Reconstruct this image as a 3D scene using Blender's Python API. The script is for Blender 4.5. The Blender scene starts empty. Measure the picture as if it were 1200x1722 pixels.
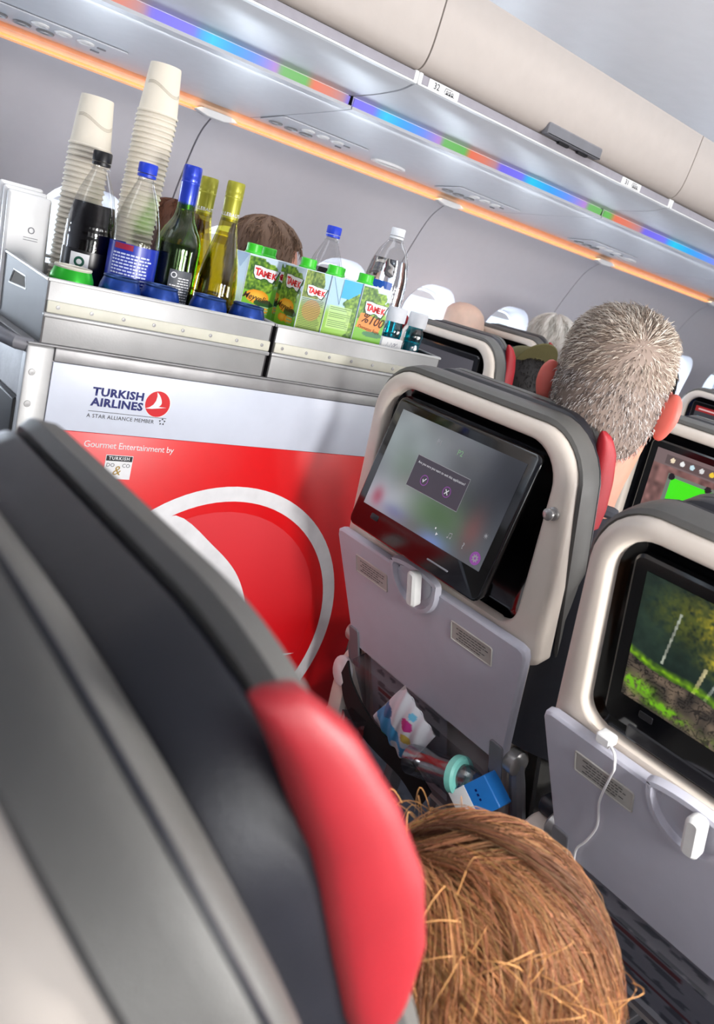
import bpy, bmesh, math, random
import numpy as np
from mathutils import Vector, Matrix
random.seed(7); np.random.seed(7)
SC = bpy.context.scene
COL = SC.collection
PI = math.pi

# ------------------------------------------------------------------ camera
# X = towards the nose of the aircraft, Y = towards the left windows, Z = up, floor at z = 0
cam = bpy.data.cameras.new('camera')
cam.sensor_fit = 'VERTICAL'; cam.sensor_height = 36.0; cam.lens = 28.64
cam.clip_start = 0.01
cam.dof.use_dof = True; cam.dof.focus_distance = 1.5; cam.dof.aperture_fstop = 8.0
camo = bpy.data.objects.new('camera', cam); COL.objects.link(camo)
camo.matrix_world = Matrix(((0.77195, -0.02504, -0.63519, 0), (-0.58381, 0.36843, -0.72404, 0),
                            (0.25215, 0.92932, 0.26980, 1.25), (0, 0, 0, 1)))
SC.camera = camo

# ------------------------------------------------------------------ world, exposure
SC.view_settings.view_transform = 'Standard'; SC.view_settings.look = 'None'
SC.view_settings.gamma = 1.0; SC.view_settings.use_curve_mapping = False
SC.view_settings.exposure = -0.55
wd = bpy.data.worlds.new('sky'); SC.world = wd; wd.use_nodes = True
wn = wd.node_tree.nodes; wn['Background'].inputs[0].default_value = (0.86, 0.93, 1.0, 1)
wn['Background'].inputs[1].default_value = 2.6

def area(name, loc, size, power, color, direction, size_y=None, spread=PI, along=(0, 0, 1)):
    """area lamp; its size_y edge runs along the given axis"""
    l = bpy.data.lights.new(name, 'AREA'); l.shape = 'RECTANGLE'
    l.size = size; l.size_y = size_y or size; l.energy = power; l.color = color; l.spread = spread
    o = bpy.data.objects.new(name, l); COL.objects.link(o)
    z = -Vector(direction).normalized(); y = Vector(along); y = (y - z * y.dot(z)).normalized(); x = y.cross(z)
    o.matrix_world = Matrix(((x.x, y.x, z.x, loc[0]), (x.y, y.y, z.y, loc[1]), (x.z, y.z, z.z, loc[2]), (0, 0, 0, 1)))
    return o
# daylight that comes in through the right-hand windows beside the camera
for wx in (-0.32, 0.22, 0.74, 1.28, 1.81, 2.35, 2.88):
    area('window_daylight', (wx, -0.352, 1.14), 0.24, {-0.32: 0.9, 0.22: 2.4, 0.74: 34.0, 1.28: 10.0}.get(wx, 11.0), (1.0, 0.975, 0.95), (0, 1, -0.08), 0.34)
# daylight from the left-hand windows
for wx in (-1.15, -0.62, -0.09, 0.45, 0.98, 1.52, 2.05, 2.58, 3.11, 3.65, 4.18, 4.71):
    area('window_daylight', (wx, 2.97, 1.09), 0.22, 6.0 if wx > 0 else 14.0, (0.90, 0.95, 1.0), (0, -1, -0.05), 0.30)
# broad fill lamp added over the aisle for general light, and the coves that wash the ceiling
area('aisle_fill_light', (2.0, 1.42, 2.165), 0.34, 26.0, (0.97, 0.98, 1.0), (0, 0.0, -1), 7.0, along=(1, 0, 0))
area('ceiling_cove_light', (2.0, 1.665, 2.10), 0.03, 9.0, (0.86, 0.94, 1.0), (0, -0.6, 0.8), 7.0, along=(1, 0, 0))
area('ceiling_cove_light', (2.0, 1.175, 2.10), 0.03, 9.0, (0.86, 0.94, 1.0), (0, 0.6, 0.8), 7.0, along=(1, 0, 0))
area('warm_cove_light', (2.2, 1.655, 2.150), 0.02, 3.0, (1.0, 0.55, 0.25), (0, 0.8, -0.6), 7.0, along=(1, 0, 0))

# ------------------------------------------------------------------ helpers
def lin(c):
    c = [x / 255.0 for x in c] if max(c) > 1.001 else list(c)
    return tuple(x / 12.92 if x <= 0.04045 else ((x + 0.055) / 1.055) ** 2.4 for x in c[:3])

MATS = {}
def mat(name, c, rough=0.5, metal=0.0, var=0.06, scale=30.0, bump=0.0, bscale=200.0, coat=0.0, spec=0.5, emit=None, estr=0.0, sss=0.0):
    if name in MATS: return MATS[name]
    m = bpy.data.materials.new(name); m.use_nodes = True; MATS[name] = m
    nt = m.node_tree; b = nt.nodes['Principled BSDF']; L = nt.links
    col = lin(c)
    b.inputs['Roughness'].default_value = rough; b.inputs['Metallic'].default_value = metal
    b.inputs['Coat Weight'].default_value = coat; b.inputs['Coat Roughness'].default_value = 0.08
    b.inputs['Specular IOR Level'].default_value = spec
    b.inputs['Subsurface Weight'].default_value = sss
    if sss: b.inputs['Subsurface Radius'].default_value = (0.012, 0.004, 0.002)
    tc = nt.nodes.new('ShaderNodeTexCoord')
    n = nt.nodes.new('ShaderNodeTexNoise'); n.inputs['Scale'].default_value = scale; n.inputs['Detail'].default_value = 4
    L.new(tc.outputs['Object'], n.inputs['Vector'])
    r = nt.nodes.new('ShaderNodeValToRGB')
    r.color_ramp.elements[0].position = 0.3; r.color_ramp.elements[1].position = 0.7
    r.color_ramp.elements[0].color = (*[x * (1 - var) for x in col], 1)
    r.color_ramp.elements[1].color = (*[min(1, x * (1 + var)) for x in col], 1)
    L.new(n.outputs['Fac'], r.inputs['Fac']); L.new(r.outputs['Color'], b.inputs['Base Color'])
    if bump:
        n2 = nt.nodes.new('ShaderNodeTexNoise'); n2.inputs['Scale'].default_value = bscale; n2.inputs['Detail'].default_value = 3
        L.new(tc.outputs['Object'], n2.inputs['Vector'])
        bp = nt.nodes.new('ShaderNodeBump'); bp.inputs['Strength'].default_value = bump; bp.inputs['Distance'].default_value = 0.002
        L.new(n2.outputs['Fac'], bp.inputs['Height']); L.new(bp.outputs['Normal'], b.inputs['Normal'])
    if emit:
        b.inputs['Emission Color'].default_value = (*lin(emit), 1); b.inputs['Emission Strength'].default_value = estr
    return m

def mat_vc(name, emis=0.0, rough=0.5, spec=0.4, coat=0.0):
    """colours come from the printed picture stored in the colour attribute"""
    if name in MATS: return MATS[name]
    m = bpy.data.materials.new(name); m.use_nodes = True; MATS[name] = m
    nt = m.node_tree; b = nt.nodes['Principled BSDF']
    a = nt.nodes.new('ShaderNodeVertexColor'); a.layer_name = 'Col'
    b.inputs['Roughness'].default_value = rough; b.inputs['Specular IOR Level'].default_value = spec
    b.inputs['Coat Weight'].default_value = coat
    if emis:
        b.inputs['Base Color'].default_value = (0.01, 0.01, 0.012, 1)
        nt.links.new(a.outputs['Color'], b.inputs['Emission Color']); b.inputs['Emission Strength'].default_value = emis
    else:
        nt.links.new(a.outputs['Color'], b.inputs['Base Color'])
    return m

def mat_clear(name, tint=(1, 1, 1), gloss=0.35, rough=0.03, lo=0.04):
    """thin clear plastic or glass wall: tinted see-through with glancing reflections"""
    if name in MATS: return MATS[name]
    m = bpy.data.materials.new(name); m.use_nodes = True; MATS[name] = m
    nt = m.node_tree; nt.nodes.clear(); L = nt.links
    out = nt.nodes.new('ShaderNodeOutputMaterial'); mx = nt.nodes.new('ShaderNodeMixShader')
    t = nt.nodes.new('ShaderNodeBsdfTransparent'); t.inputs[0].default_value = (*lin(tint), 1)
    g = nt.nodes.new('ShaderNodeBsdfGlossy'); g.inputs['Roughness'].default_value = rough
    lw = nt.nodes.new('ShaderNodeLayerWeight'); lw.inputs['Blend'].default_value = 0.35
    mr = nt.nodes.new('ShaderNodeMapRange'); mr.inputs['To Min'].default_value = lo; mr.inputs['To Max'].default_value = gloss
    n = nt.nodes.new('ShaderNodeTexNoise'); n.inputs['Scale'].default_value = 60
    bp = nt.nodes.new('ShaderNodeBump'); bp.inputs['Strength'].default_value = 0.08
    L.new(n.outputs['Fac'], bp.inputs['Height']); L.new(bp.outputs['Normal'], g.inputs['Normal'])
    L.new(lw.outputs['Facing'], mr.inputs['Value']); L.new(mr.outputs['Result'], mx.inputs['Fac'])
    L.new(t.outputs[0], mx.inputs[1]); L.new(g.outputs[0], mx.inputs[2]); L.new(mx.outputs[0], out.inputs[0])
    return m

def mat_glass(name, c, ior=1.33, rough=0.0):
    if name in MATS: return MATS[name]
    m = mat(name, c, rough, var=0.0); b = m.node_tree.nodes['Principled BSDF']
    b.inputs['Transmission Weight'].default_value = 1.0; b.inputs['IOR'].default_value = ior
    return m

def mesh(name, v, f, smooth=True, sharp=35):
    me = bpy.data.meshes.new(name); me.from_pydata([tuple(p) for p in v], [], [tuple(q) for q in f]); me.validate(); me.update()
    bm = bmesh.new(); bm.from_mesh(me); bmesh.ops.recalc_face_normals(bm, faces=bm.faces)
    if smooth:
        lim = math.radians(sharp)
        for fc in bm.faces: fc.smooth = True
        for e in bm.edges:
            if len(e.link_faces) == 2 and e.calc_face_angle(0) > lim: e.smooth = False
    bm.to_mesh(me); bm.free()
    return me

def obj(name, me, m=None, parent=None, loc=None, rot=None):
    o = bpy.data.objects.new(name, me); COL.objects.link(o)
    if m is not None and len(me.materials) == 0: me.materials.append(m)
    if parent is not None: o.parent = parent
    if loc is not None: o.location = loc
    if rot is not None: o.rotation_euler = rot
    return o

def tag(o, label=None, cat=None, group=None, kind=None):
    if label: o['label'] = label
    if cat: o['category'] = cat
    if group: o['group'] = group
    if kind: o['kind'] = kind
    return o

def thing(name, label, cat, loc=(0, 0, 0), rz=0.0, group=None):
    o = bpy.data.objects.new(name, None); COL.objects.link(o); o.empty_display_size = 0.02
    o.location = loc; o.rotation_euler = (0, 0, rz)
    return tag(o, label, cat, group)

def copy_tree(o, parent=None):
    c = o.copy(); COL.objects.link(c); c.parent = parent
    for ch in list(o.children): copy_tree(ch, c)
    return c

def loft(rings, closed=True, caps=(True, True)):
    v = []; f = []; n = len(rings[0])
    for r in rings: v += [tuple(p) for p in r]
    for i in range(len(rings) - 1):
        for j in range(n if closed else n - 1):
            a = i * n + j; b = i * n + (j + 1) % n
            f.append((a, b, b + n, a + n))
    if caps[0]: f.append(tuple(range(n))[::-1])
    if caps[1]: f.append(tuple((len(rings) - 1) * n + j for j in range(n)))
    return v, f

def join(*parts):
    V = []; F = []
    for v, f in parts:
        k = len(V); V += list(v); F += [tuple(i + k for i in q) for q in f]
    return V, F

def lathe(prof, n=24, c=(0, 0, 0), caps=(False, False)):
    rings = [[(c[0] + r * math.cos(2 * PI * k / n), c[1] + r * math.sin(2 * PI * k / n), c[2] + z) for k in range(n)] for r, z in prof]
    return loft(rings, True, caps)

def tube(path, r, n=8, caps=(True, True)):
    P = [Vector(p) for p in path]; rings = []
    R = r if isinstance(r, (list, tuple)) else [r] * len(P)
    prev = None
    for i, p in enumerate(P):
        t = (P[min(i + 1, len(P) - 1)] - P[max(i - 1, 0)]).normalized()
        a = prev if prev is not None else (Vector((0, 0, 1)) if abs(t.z) < 0.9 else Vector((1, 0, 0)))
        s = (a - t * a.dot(t)).normalized(); prev = s; q = t.cross(s)
        rings.append([p + R[i] * (math.cos(2 * PI * k / n) * s + math.sin(2 * PI * k / n) * q) for k in range(n)])
    return loft(rings, True, caps)

def rrect(x0, x1, y0, y1, r, n=5):
    """rounded rectangle outline; r = one radius or (bottom-left, bottom-right, top-right, top-left)"""
    R = r if isinstance(r, (list, tuple)) else (r,) * 4
    pts = []
    for (cx, cy, a0, rr) in ((x0 + R[0], y0 + R[0], PI, R[0]), (x1 - R[1], y0 + R[1], 1.5 * PI, R[1]), (x1 - R[2], y1 - R[2], 0, R[2]), (x0 + R[3], y1 - R[3], 0.5 * PI, R[3])):
        for k in range(n + 1):
            a = a0 + 0.5 * PI * k / n
            pts.append((cx + rr * math.cos(a), cy + rr * math.sin(a)))
    return pts

def inset(poly, d):
    n = len(poly); out = []
    for i in range(n):
        p0 = Vector(poly[i - 1]); p = Vector(poly[i]); p1 = Vector(poly[(i + 1) % n])
        e = (p1 - p0)
        if e.length < 1e-9: out.append(tuple(p)); continue
        e.normalize(); nn = Vector((-e.y, e.x)); out.append(tuple(p + nn * d))
    return out

def slab(poly, w0, w1, bev, T, bev1=None):
    """outline poly (2D, counter-clockwise) extruded from w0 to w1 with rounded edges; T maps (a, b, w) to a point"""
    b1 = bev if bev1 is None else bev1
    rings = []
    for s in (1.0, 0.3, 0.0):
        rings.append([T(a, b, w0 + bev * (1 - s)) for a, b in inset(poly, bev * s * s)])
    for s in (0.0, 0.3, 1.0):
        rings.append([T(a, b, w1 - b1 * (1 - s)) for a, b in inset(poly, b1 * s * s)])
    return loft(rings)

def box(x0, x1, y0, y1, z0, z1, bev=0.002):
    return slab(rrect(x0, x1, y0, y1, max(bev, 0.0004), 2), z0, z1, bev, lambda a, b, w: (a, b, w))

def TXZ(y0, sgn=1):      # a = x, b = z, w = along y
    return lambda a, b, w: (a, y0 + sgn * w, b)

def text(s, size, O, U, V, align='LEFT', bold=0.0, shear=0.0, spacing=1.0, lift=0.0, xs=1.0):
    """lettering laid on a surface: O origin, U reading direction, V up direction"""
    cu = bpy.data.curves.new('lettering', 'FONT'); cu.body = s; cu.size = size; cu.align_x = align
    cu.offset = bold; cu.shear = shear; cu.space_character = spacing; cu.resolution_u = 2
    to = bpy.data.objects.new('lettering', cu); COL.objects.link(to)
    dg = bpy.context.evaluated_depsgraph_get(); dg.update()
    me = bpy.data.meshes.new_from_object(to.evaluated_get(dg))
    bpy.data.objects.remove(to); bpy.data.curves.remove(cu)
    U = Vector(U).normalized(); V = Vector(V).normalized(); N = U.cross(V); O = Vector(O)
    for vt in me.vertices: vt.co = O + U * vt.co.x * xs + V * vt.co.y + N * lift
    me.materials.clear()
    return me

def flat(poly, O, U, V, lift=0.0):
    U = Vector(U).normalized(); V = Vector(V).normalized(); N = U.cross(V); O = Vector(O)
    return mesh('print', [O + U * a + V * b + N * lift for a, b in poly], [tuple(range(len(poly)))], False)

def strip_mesh(polys, O, U, V, lift=0.0):
    U = Vector(U).normalized(); V = Vector(V).normalized(); N = U.cross(V); O = Vector(O); v = []; f = []
    for poly in polys:
        k = len(v); v += [O + U * a + V * b + N * lift for a, b in poly]; f.append(tuple(range(k, k + len(poly))))
    return mesh('print', v, f, False)

def circle(r, n=24, c=(0, 0), a0=0, a1=2 * PI):
    full = abs(a1 - a0 - 2 * PI) < 1e-6
    return [(c[0] + r * math.cos(a0 + (a1 - a0) * k / (n if full else n - 1)), c[1] + r * math.sin(a0 + (a1 - a0) * k / (n if full else n - 1))) for k in range(n)]

def ring_polys(r0, r1, n=32, c=(0, 0), a0=0, a1=2 * PI):
    P = circle(r0, n + 1, c, a0, a1 - 1e-4); Q = circle(r1, n + 1, c, a0, a1 - 1e-4)
    return [(P[i], Q[i], Q[i + 1], P[i + 1]) for i in range(n)]

def smooth_noise(h, w, cell, seed):
    rs = np.random.RandomState(seed); gh = int(h / cell) + 3; gw = int(w / cell) + 3
    g = rs.rand(gh, gw); ys = np.arange(h) / cell; xs = np.arange(w) / cell
    yi = ys.astype(int); xi = xs.astype(int); fy = (ys - yi)[:, None]; fx = (xs - xi)[None]
    fy = fy * fy * (3 - 2 * fy); fx = fx * fx * (3 - 2 * fx)
    return (g[yi][:, xi] * (1 - fy) * (1 - fx) + g[yi + 1][:, xi] * fy * (1 - fx) + g[yi][:, xi + 1] * (1 - fy) * fx + g[yi + 1][:, xi + 1] * fy * fx)

def picture(img, O, U, V, m, fn=None):
    """printed or lit picture: img[row, col] with row 0 at the top; O = lower-left corner, U and V full edges. fn(s, t) may give the point instead"""
    h, w = img.shape[:2]; O = np.array(O, float)
    s = np.linspace(0, 1, w); t = np.linspace(1, 0, h)
    if fn is None:
        co = O + s[None, :, None] * np.array(U, float) + t[:, None, None] * np.array(V, float)
    else:
        co = np.array([[fn(a, b) for a in s] for b in t])
    idx = np.arange(h * w).reshape(h, w)
    q = np.stack([idx[1:, :-1], idx[1:, 1:], idx[:-1, 1:], idx[:-1, :-1]], -1).reshape(-1, 4)
    me = bpy.data.meshes.new('picture'); me.from_pydata(co.reshape(-1, 3).tolist(), [], q.tolist()); me.update()
    img = np.clip(img, 0, 1); lc = np.where(img <= 0.04045, img / 12.92, ((img + 0.055) / 1.055) ** 2.4)
    at = me.color_attributes.new('Col', 'FLOAT_COLOR', 'POINT')
    at.data.foreach_set('color', np.concatenate([lc.reshape(-1, 3), np.ones((h * w, 1))], 1).astype(np.float32).ravel())
    me.polygons.foreach_set('use_smooth', [True] * len(me.polygons))
    me.materials.append(m)
    return me

def vcol(me, cols):
    at = me.color_attributes.new('Col', 'FLOAT_COLOR', 'POINT')
    at.data.foreach_set('color', np.concatenate([np.array(cols, float), np.ones((len(cols), 1))], 1).astype(np.float32).ravel())

def strands(paths, widths, cols, name='strands'):
    """tapering three-sided strands; paths: list of lists of points"""
    v = []; f = []; c = []
    for P, w, col in zip(paths, widths, cols):
        P = [Vector(p) for p in P]; n = len(P); k = len(v)
        for i, p in enumerate(P):
            t = (P[min(i + 1, n - 1)] - P[max(i - 1, 0)])
            t = t.normalized() if t.length > 1e-9 else Vector((0, 0, 1))
            a = Vector((0.3, 0.5, 0.81)); s = t.cross(a)
            s = s.normalized() if s.length > 1e-6 else Vector((1, 0, 0)); q = t.cross(s)
            r = w * (1 - 0.85 * (i / (n - 1)) ** 2)
            for j in range(3):
                an = 2 * PI * j / 3; v.append(p + r * (math.cos(an) * s + math.sin(an) * q)); c.append(col)
        for i in range(n - 1):
            for j in range(3):
                a = k + 3 * i + j; b = k + 3 * i + (j + 1) % 3; f.append((a, b, b + 3, a + 3))
    me = bpy.data.meshes.new(name); me.from_pydata(v, [], f); me.update()
    me.polygons.foreach_set('use_smooth', [True] * len(me.polygons)); vcol(me, c)
    return me

# ------------------------------------------------------------------ materials
M_wall = mat('cabin_panel', (206, 205, 212), 0.55, bump=0.03, bscale=900, var=0.012)
M_bin = mat('bin_plastic', (192, 182, 175), 0.45, bump=0.04, bscale=700, var=0.02)
M_under = mat('bin_underside', (214, 216, 222), 0.35, var=0.02)
M_rail = mat('rail_grey', (158, 154, 162), 0.4)
M_white = mat('white_plastic', (236, 236, 236), 0.35, var=0.02)
M_dark = mat('dark_gap', (26, 26, 30), 0.6)
M_ceil = mat('ceiling_panel', (200, 214, 226), 0.45, var=0.02)
M_carpet = mat('carpet', (52, 54, 66), 0.95, bump=0.6, bscale=900, var=0.3)
M_shell = mat('seat_shell', (220, 209, 197), 0.42, bump=0.05, bscale=900, var=0.02)
M_tray = mat('tray_plastic', (192, 192, 204), 0.45, bump=0.06, bscale=900, var=0.02)
M_black = mat('gloss_black', (7, 7, 9), 0.12, coat=0.4, var=0.1)
M_satin = mat('satin_black', (20, 20, 24), 0.35)
M_leather = mat('charcoal_leather', (92, 91, 88), 0.46, bump=0.22, bscale=900, var=0.05)
M_leather2 = mat('black_leather', (34, 35, 42), 0.36, bump=0.2, bscale=900, var=0.08)
M_red = mat('red_leather', (164, 30, 40), 0.48, bump=0.2, bscale=900, var=0.04)
M_alu = mat('brushed_aluminium', (172, 172, 172), 0.42, 0.35, var=0.08, scale=14, bump=0.05, bscale=300)
M_alud = mat('worn_aluminium', (158, 157, 158), 0.45, 0.4, var=0.14, scale=22, bump=0.1, bscale=120)
M_cartw = mat('cart_white_panel', (214, 220, 234), 0.35, var=0.02)
M_cartr = mat('cart_red_panel', (224, 12, 20), 0.35, var=0.02)
M_grey = mat('grey_plastic', (118, 118, 124), 0.45)
M_navy = mat('navy_print', (8, 22, 104), 0.5)
M_redp = mat('red_print', (214, 26, 36), 0.45)
M_wprint = mat('white_print', (236, 236, 238), 0.5)
M_ink = mat('black_ink', (38, 38, 42), 0.6)
M_gold = mat('gold_print', (178, 146, 72), 0.4, 0.3)
M_print = mat_vc('printed_board', rough=0.35)
M_screen = mat_vc('screen_glow', emis=1.5, rough=0.12)  # emission also stands in for reflections on the screens
M_hair = mat_vc('hair', rough=0.6, spec=0.35)
# ================================================================== STRUCTURE
def profile_sheet(prof, x0, x1, thick=0.0, nx=2):
    """a (y, z) profile swept along x"""
    xs = [x0 + (x1 - x0) * i / (nx - 1) for i in range(nx)]
    if not thick:
        return loft([[(x, y, z) for y, z in prof] for x in xs], False, (False, False))
    n = len(prof); off = []
    for i in range(n):
        p0 = Vector(prof[max(i - 1, 0)]); p1 = Vector(prof[min(i + 1, n - 1)]); e = (p1 - p0).normalized()
        off.append((prof[i][0] + e.y * thick, prof[i][1] - e.x * thick))
    loop = list(prof) + off[::-1]
    return loft([[(x, y, z) for y, z in loop] for x in xs], True, (True, True))

def smooth_prof(pts, n=8):
    """Catmull-Rom through the points"""
    P = [Vector(p) for p in pts]; out = []
    for i in range(len(P) - 1):
        a = P[max(i - 1, 0)]; b = P[i]; c = P[i + 1]; d = P[min(i + 2, len(P) - 1)]
        for k in range(n):
            t = k / n
            out.append(0.5 * ((2 * b) + (c - a) * t + (2 * a - 5 * b + 4 * c - d) * t * t + (3 * b - a - 3 * c + d) * t ** 3))
    out.append(P[-1])
    return [tuple(p) for p in out]

X0, X1 = -1.6, 6.6
fl = obj('floor', mesh('floor', *box(X0, X1, -0.5, 3.05, -0.03, 0.0)), M_carpet); tag(fl, 'dark blue-grey carpeted cabin floor under seats and trolley', 'floor', kind='structure')

# ---- left sidewall: separate panels with window cut-outs
WP = smooth_prof([(2.70, 0.0), (2.80, 0.35), (2.86, 0.75), (2.858, 1.0), (2.832, 1.18), (2.795, 1.30), (2.745, 1.42), (2.675, 1.545), (2.60, 1.606)], 6)
seams = [-0.876 - 1.06, 0.196 - 0.0, 1.258, 2.311, 3.377, 4.45, 5.52, 6.6]
seams[0] = X0
wl = bpy.data.objects.new('wall_left', None); COL.objects.link(wl); tag(wl, 'pale grey curved cabin sidewall with oval windows', 'wall', kind='structure')
def boolean_cut(me, cutters):
    o = bpy.data.objects.new('cut', me); COL.objects.link(o); tmp = [o]
    for c in cutters:
        k = bpy.data.objects.new('cut', c); COL.objects.link(k); tmp.append(k)
        md = o.modifiers.new('b', 'BOOLEAN'); md.object = k; md.operation = 'DIFFERENCE'; md.solver = 'EXACT'
    dg = bpy.context.evaluated_depsgraph_get(); dg.update()
    out = bpy.data.meshes.new_from_object(o.evaluated_get(dg))
    for t in tmp: bpy.data.objects.remove(t)
    bm = bmesh.new(); bm.from_mesh(out)
    for fc in bm.faces: fc.smooth = True
    for e in bm.edges:
        if len(e.link_faces) == 2 and e.calc_face_angle(0) > 0.6: e.smooth = False
    bm.to_mesh(out); bm.free()
    return out
win_no = 0
WZ, WW, WH = 1.09, 0.125, 0.175
M_pane = mat_clear('window_pane', (244, 248, 252), 0.3)
for i in range(len(seams) - 1):
    a, b = seams[i], seams[i + 1]
    wins = [c for c in (a + (b - a) * 0.253, a + (b - a) * 0.75)] if i > 0 else [-1.15, -0.62, -0.09]
    me = mesh('panel', *profile_sheet(WP, a + 0.003, b - 0.003, 0.014))
    if wins:
        cut = [mesh('c', *slab(rrect(c - WW - 0.03, c + WW + 0.03, WZ - WH - 0.035, WZ + WH + 0.035, 0.13, 8), 2.6, 3.1, 0.0005, lambda p, q, w: (p, w, q))) for c in wins]
        me = boolean_cut(me, cut)
    obj('panel', me, M_wall, wl)
    if i > 0: obj('seam_backing', mesh('seam', *profile_sheet([(y + 0.02, z) for y, z in WP], a - 0.03, a + 0.03, 0.004)), M_dark, wl)  # strip added behind the joint to stop sky light leaking through
    for c in wins:
        win_no += 1
        w = bpy.data.objects.new('window_%d' % win_no, None); COL.objects.link(w); w.location = (c, 2.85, WZ)
        tag(w, 'oval cabin window with bright sky behind it, number %d from the rear' % win_no, 'window', kind='structure')
        o1 = rrect(-WW - 0.05, WW + 0.05, -WH - 0.055, WH + 0.055, 0.15, 8); o2 = rrect(-WW - 0.03, WW + 0.03, -WH - 0.035, WH + 0.035, 0.13, 8); o3 = rrect(-WW, WW, -WH, WH, 0.105, 8)
        def yw(z): 
            zz = WZ + z; return float(np.interp(zz, [p[1] for p in WP], [p[0] for p in WP])) - 2.85
        R = [[(p, yw(q) + 0.0165, q) for p, q in o1], [(p, yw(q) - 0.003, q) for p, q in o2], [(p * 0.97, yw(q) + 0.012, q * 0.97) for p, q in o2], [(p, 0.055, q) for p, q in o3], [(p, 0.07, q) for p, q in o3]]
        obj('reveal', mesh('reveal', *loft(R[1:], True, (False, False))), M_wall, w)
        obj('pane', mesh('pane', *slab(o3, 0.058, 0.062, 0.001, lambda p, q, ww: (p, ww, q))), M_pane, w)
        sh = [(p, q) for p, q in inset(rrect(-WW, WW, -WH, WH, 0.105, 12), 0.003) if q > WH - 0.035]
        obj('shade', mesh('shade', *slab([(p, q) for p, q in sh], 0.048, 0.052, 0.001, lambda p, q, ww: (p, ww, q))), M_white, w)

# ---- right sidewall beside the camera, with the window openings the daylight comes through
wr = bpy.data.objects.new('wall_right', None); COL.objects.link(wr); tag(wr, 'pale grey cabin sidewall on the right side', 'wall', kind='structure')
WPR = [(-(y - 2.60) - 0.10, z) for y, z in WP]
for a, b in ((X0, -0.586), (-0.586, 0.482), (0.482, 1.548), (1.548, 2.615), (2.615, 3.68), (3.68, 5.1), (5.1, X1)):
    me = mesh('panel', *profile_sheet(WPR, a + 0.002, b - 0.002, 0.012))
    wins = [a + (b - a) * 0.253, a + (b - a) * 0.75] if -1 < a < 3 else []
    if wins:
        me = boolean_cut(me, [mesh('c', *slab(rrect(c - WW, c + WW, WZ - WH + 0.05, WZ + WH + 0.05, 0.1, 8), -0.6, 0.0, 0.0005, lambda p, q, w: (p, w, q))) for c in wins])
    obj('panel', me, M_wall, wr)
obj('upper_panel', mesh('panel', *profile_sheet([(-0.12, 1.60), (0.02, 1.66), (0.4, 1.69), (1.09, 1.72)], X0, X1, 0.02)), M_under, wr)

# ---- end walls, out of sight ahead and behind
for nm, x in (('wall_front', X1), ('wall_back', X0)):
    w = obj(nm, mesh(nm, *box(x - 0.02, x + 0.02, -0.6, 3.1, 0, 2.3)), M_wall); tag(w, 'cabin partition wall at the %s of the cabin' % ('front' if x > 0 else 'rear'), 'wall', kind='structure')

# ---- ceiling over the aisle with its dotted dark edge
ce = obj('ceiling', mesh('ceiling', *profile_sheet(smooth_prof([(1.085, 2.19), (1.16, 2.172), (1.30, 2.20), (1.42, 2.21), (1.54, 2.20), (1.68, 2.172), (1.70, 2.168)], 4), X0, X1, -0.012)), M_ceil)
tag(ce, 'pale blue-white ceiling panel above the aisle', 'ceiling', kind='structure')
v = []; f = []
x = 0.6
while x < 3.6:
    if (x % 1.16) < 0.98:
        pv, pf = box(x, x + 0.0085, 1.6995, 1.7035, 2.1605, 2.1695, 0.0008); k = len(v); v += pv; f += [tuple(q + k for q in g) for g in pf]
    x += 0.0165
tag(obj('vent_slots', mesh('slots', v, f, False), M_dark, ce), kind='stuff')
obj('roof_closing', mesh('roof', *profile_sheet([(1.70, 2.17), (2.2, 2.1), (2.63, 1.63)], X0, X1, -0.02)), M_wall, ce)
obj('roof_closing', mesh('roof', *profile_sheet([(1.085, 2.19), (1.06, 1.72)], X0, X1, 0.02)), M_bin, ce)

# ---- overhead bins on the left
DOOR = smooth_prof([(1.766, 1.752), (1.742, 1.757), (1.726, 1.775), (1.715, 1.815), (1.708, 1.90), (1.704, 2.0), (1.703, 2.09), (1.706, 2.166)], 4)
UND = smooth_prof([(1.752, 1.7225), (1.80, 1.709), (1.88, 1.700), (1.95, 1.696), (2.0, 1.694)], 5)
binx = [0.187 - 1.164, 0.187, 1.351, 2.515, 3.679, 4.843, 6.0]
blab = ['out of view behind the nearest one', 'upper left of view, above the bottles', 'with the row 32 and 31 signs and a grey latch', 'cut off by the right edge of view', 'farther ahead', 'farthest ahead']
def seat_sign(x, num, par):
    s = obj('row_sign', mesh('sign', *slab(rrect(x, x + 0.105, 1.7245, 1.7465, 0.003, 3), -0.003, 0.0, 0.001, TXZ(1.7405))), M_white, par)
    obj('row_number', text(num, 0.021, (x + 0.016, 1.737, 1.7285), (1, 0, 0), (0, 0, 1), lift=0.0006), M_ink, s)
    polys = [((0, 0), (0.034, 0), (0.034, 0.0012), (0, 0.0012))]
    for k in range(3):
        polys += ring_polys(0.0022, 0.0036, 10, (0.007 + 0.0095 * k, 0.006)) + [((0.003 + 0.0095 * k, 0.0), (0.011 + 0.0095 * k, 0.0), (0.010 + 0.0095 * k, 0.003), (0.004 + 0.0095 * k, 0.003))]
    polys += [((-0.003, 0.002), (-0.002, 0.002), (0.001, 0.0125), (0.0, 0.0135)), ((0.0, 0.0125), (0.024, 0.0125), (0.024, 0.0137), (0.0, 0.0137))]
    obj('seat_symbols', strip_mesh(polys, (x + 0.056, 1.737, 1.7285), (1, 0, 0), (0, 0, 1), 0.0006), M_ink, s)
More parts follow.
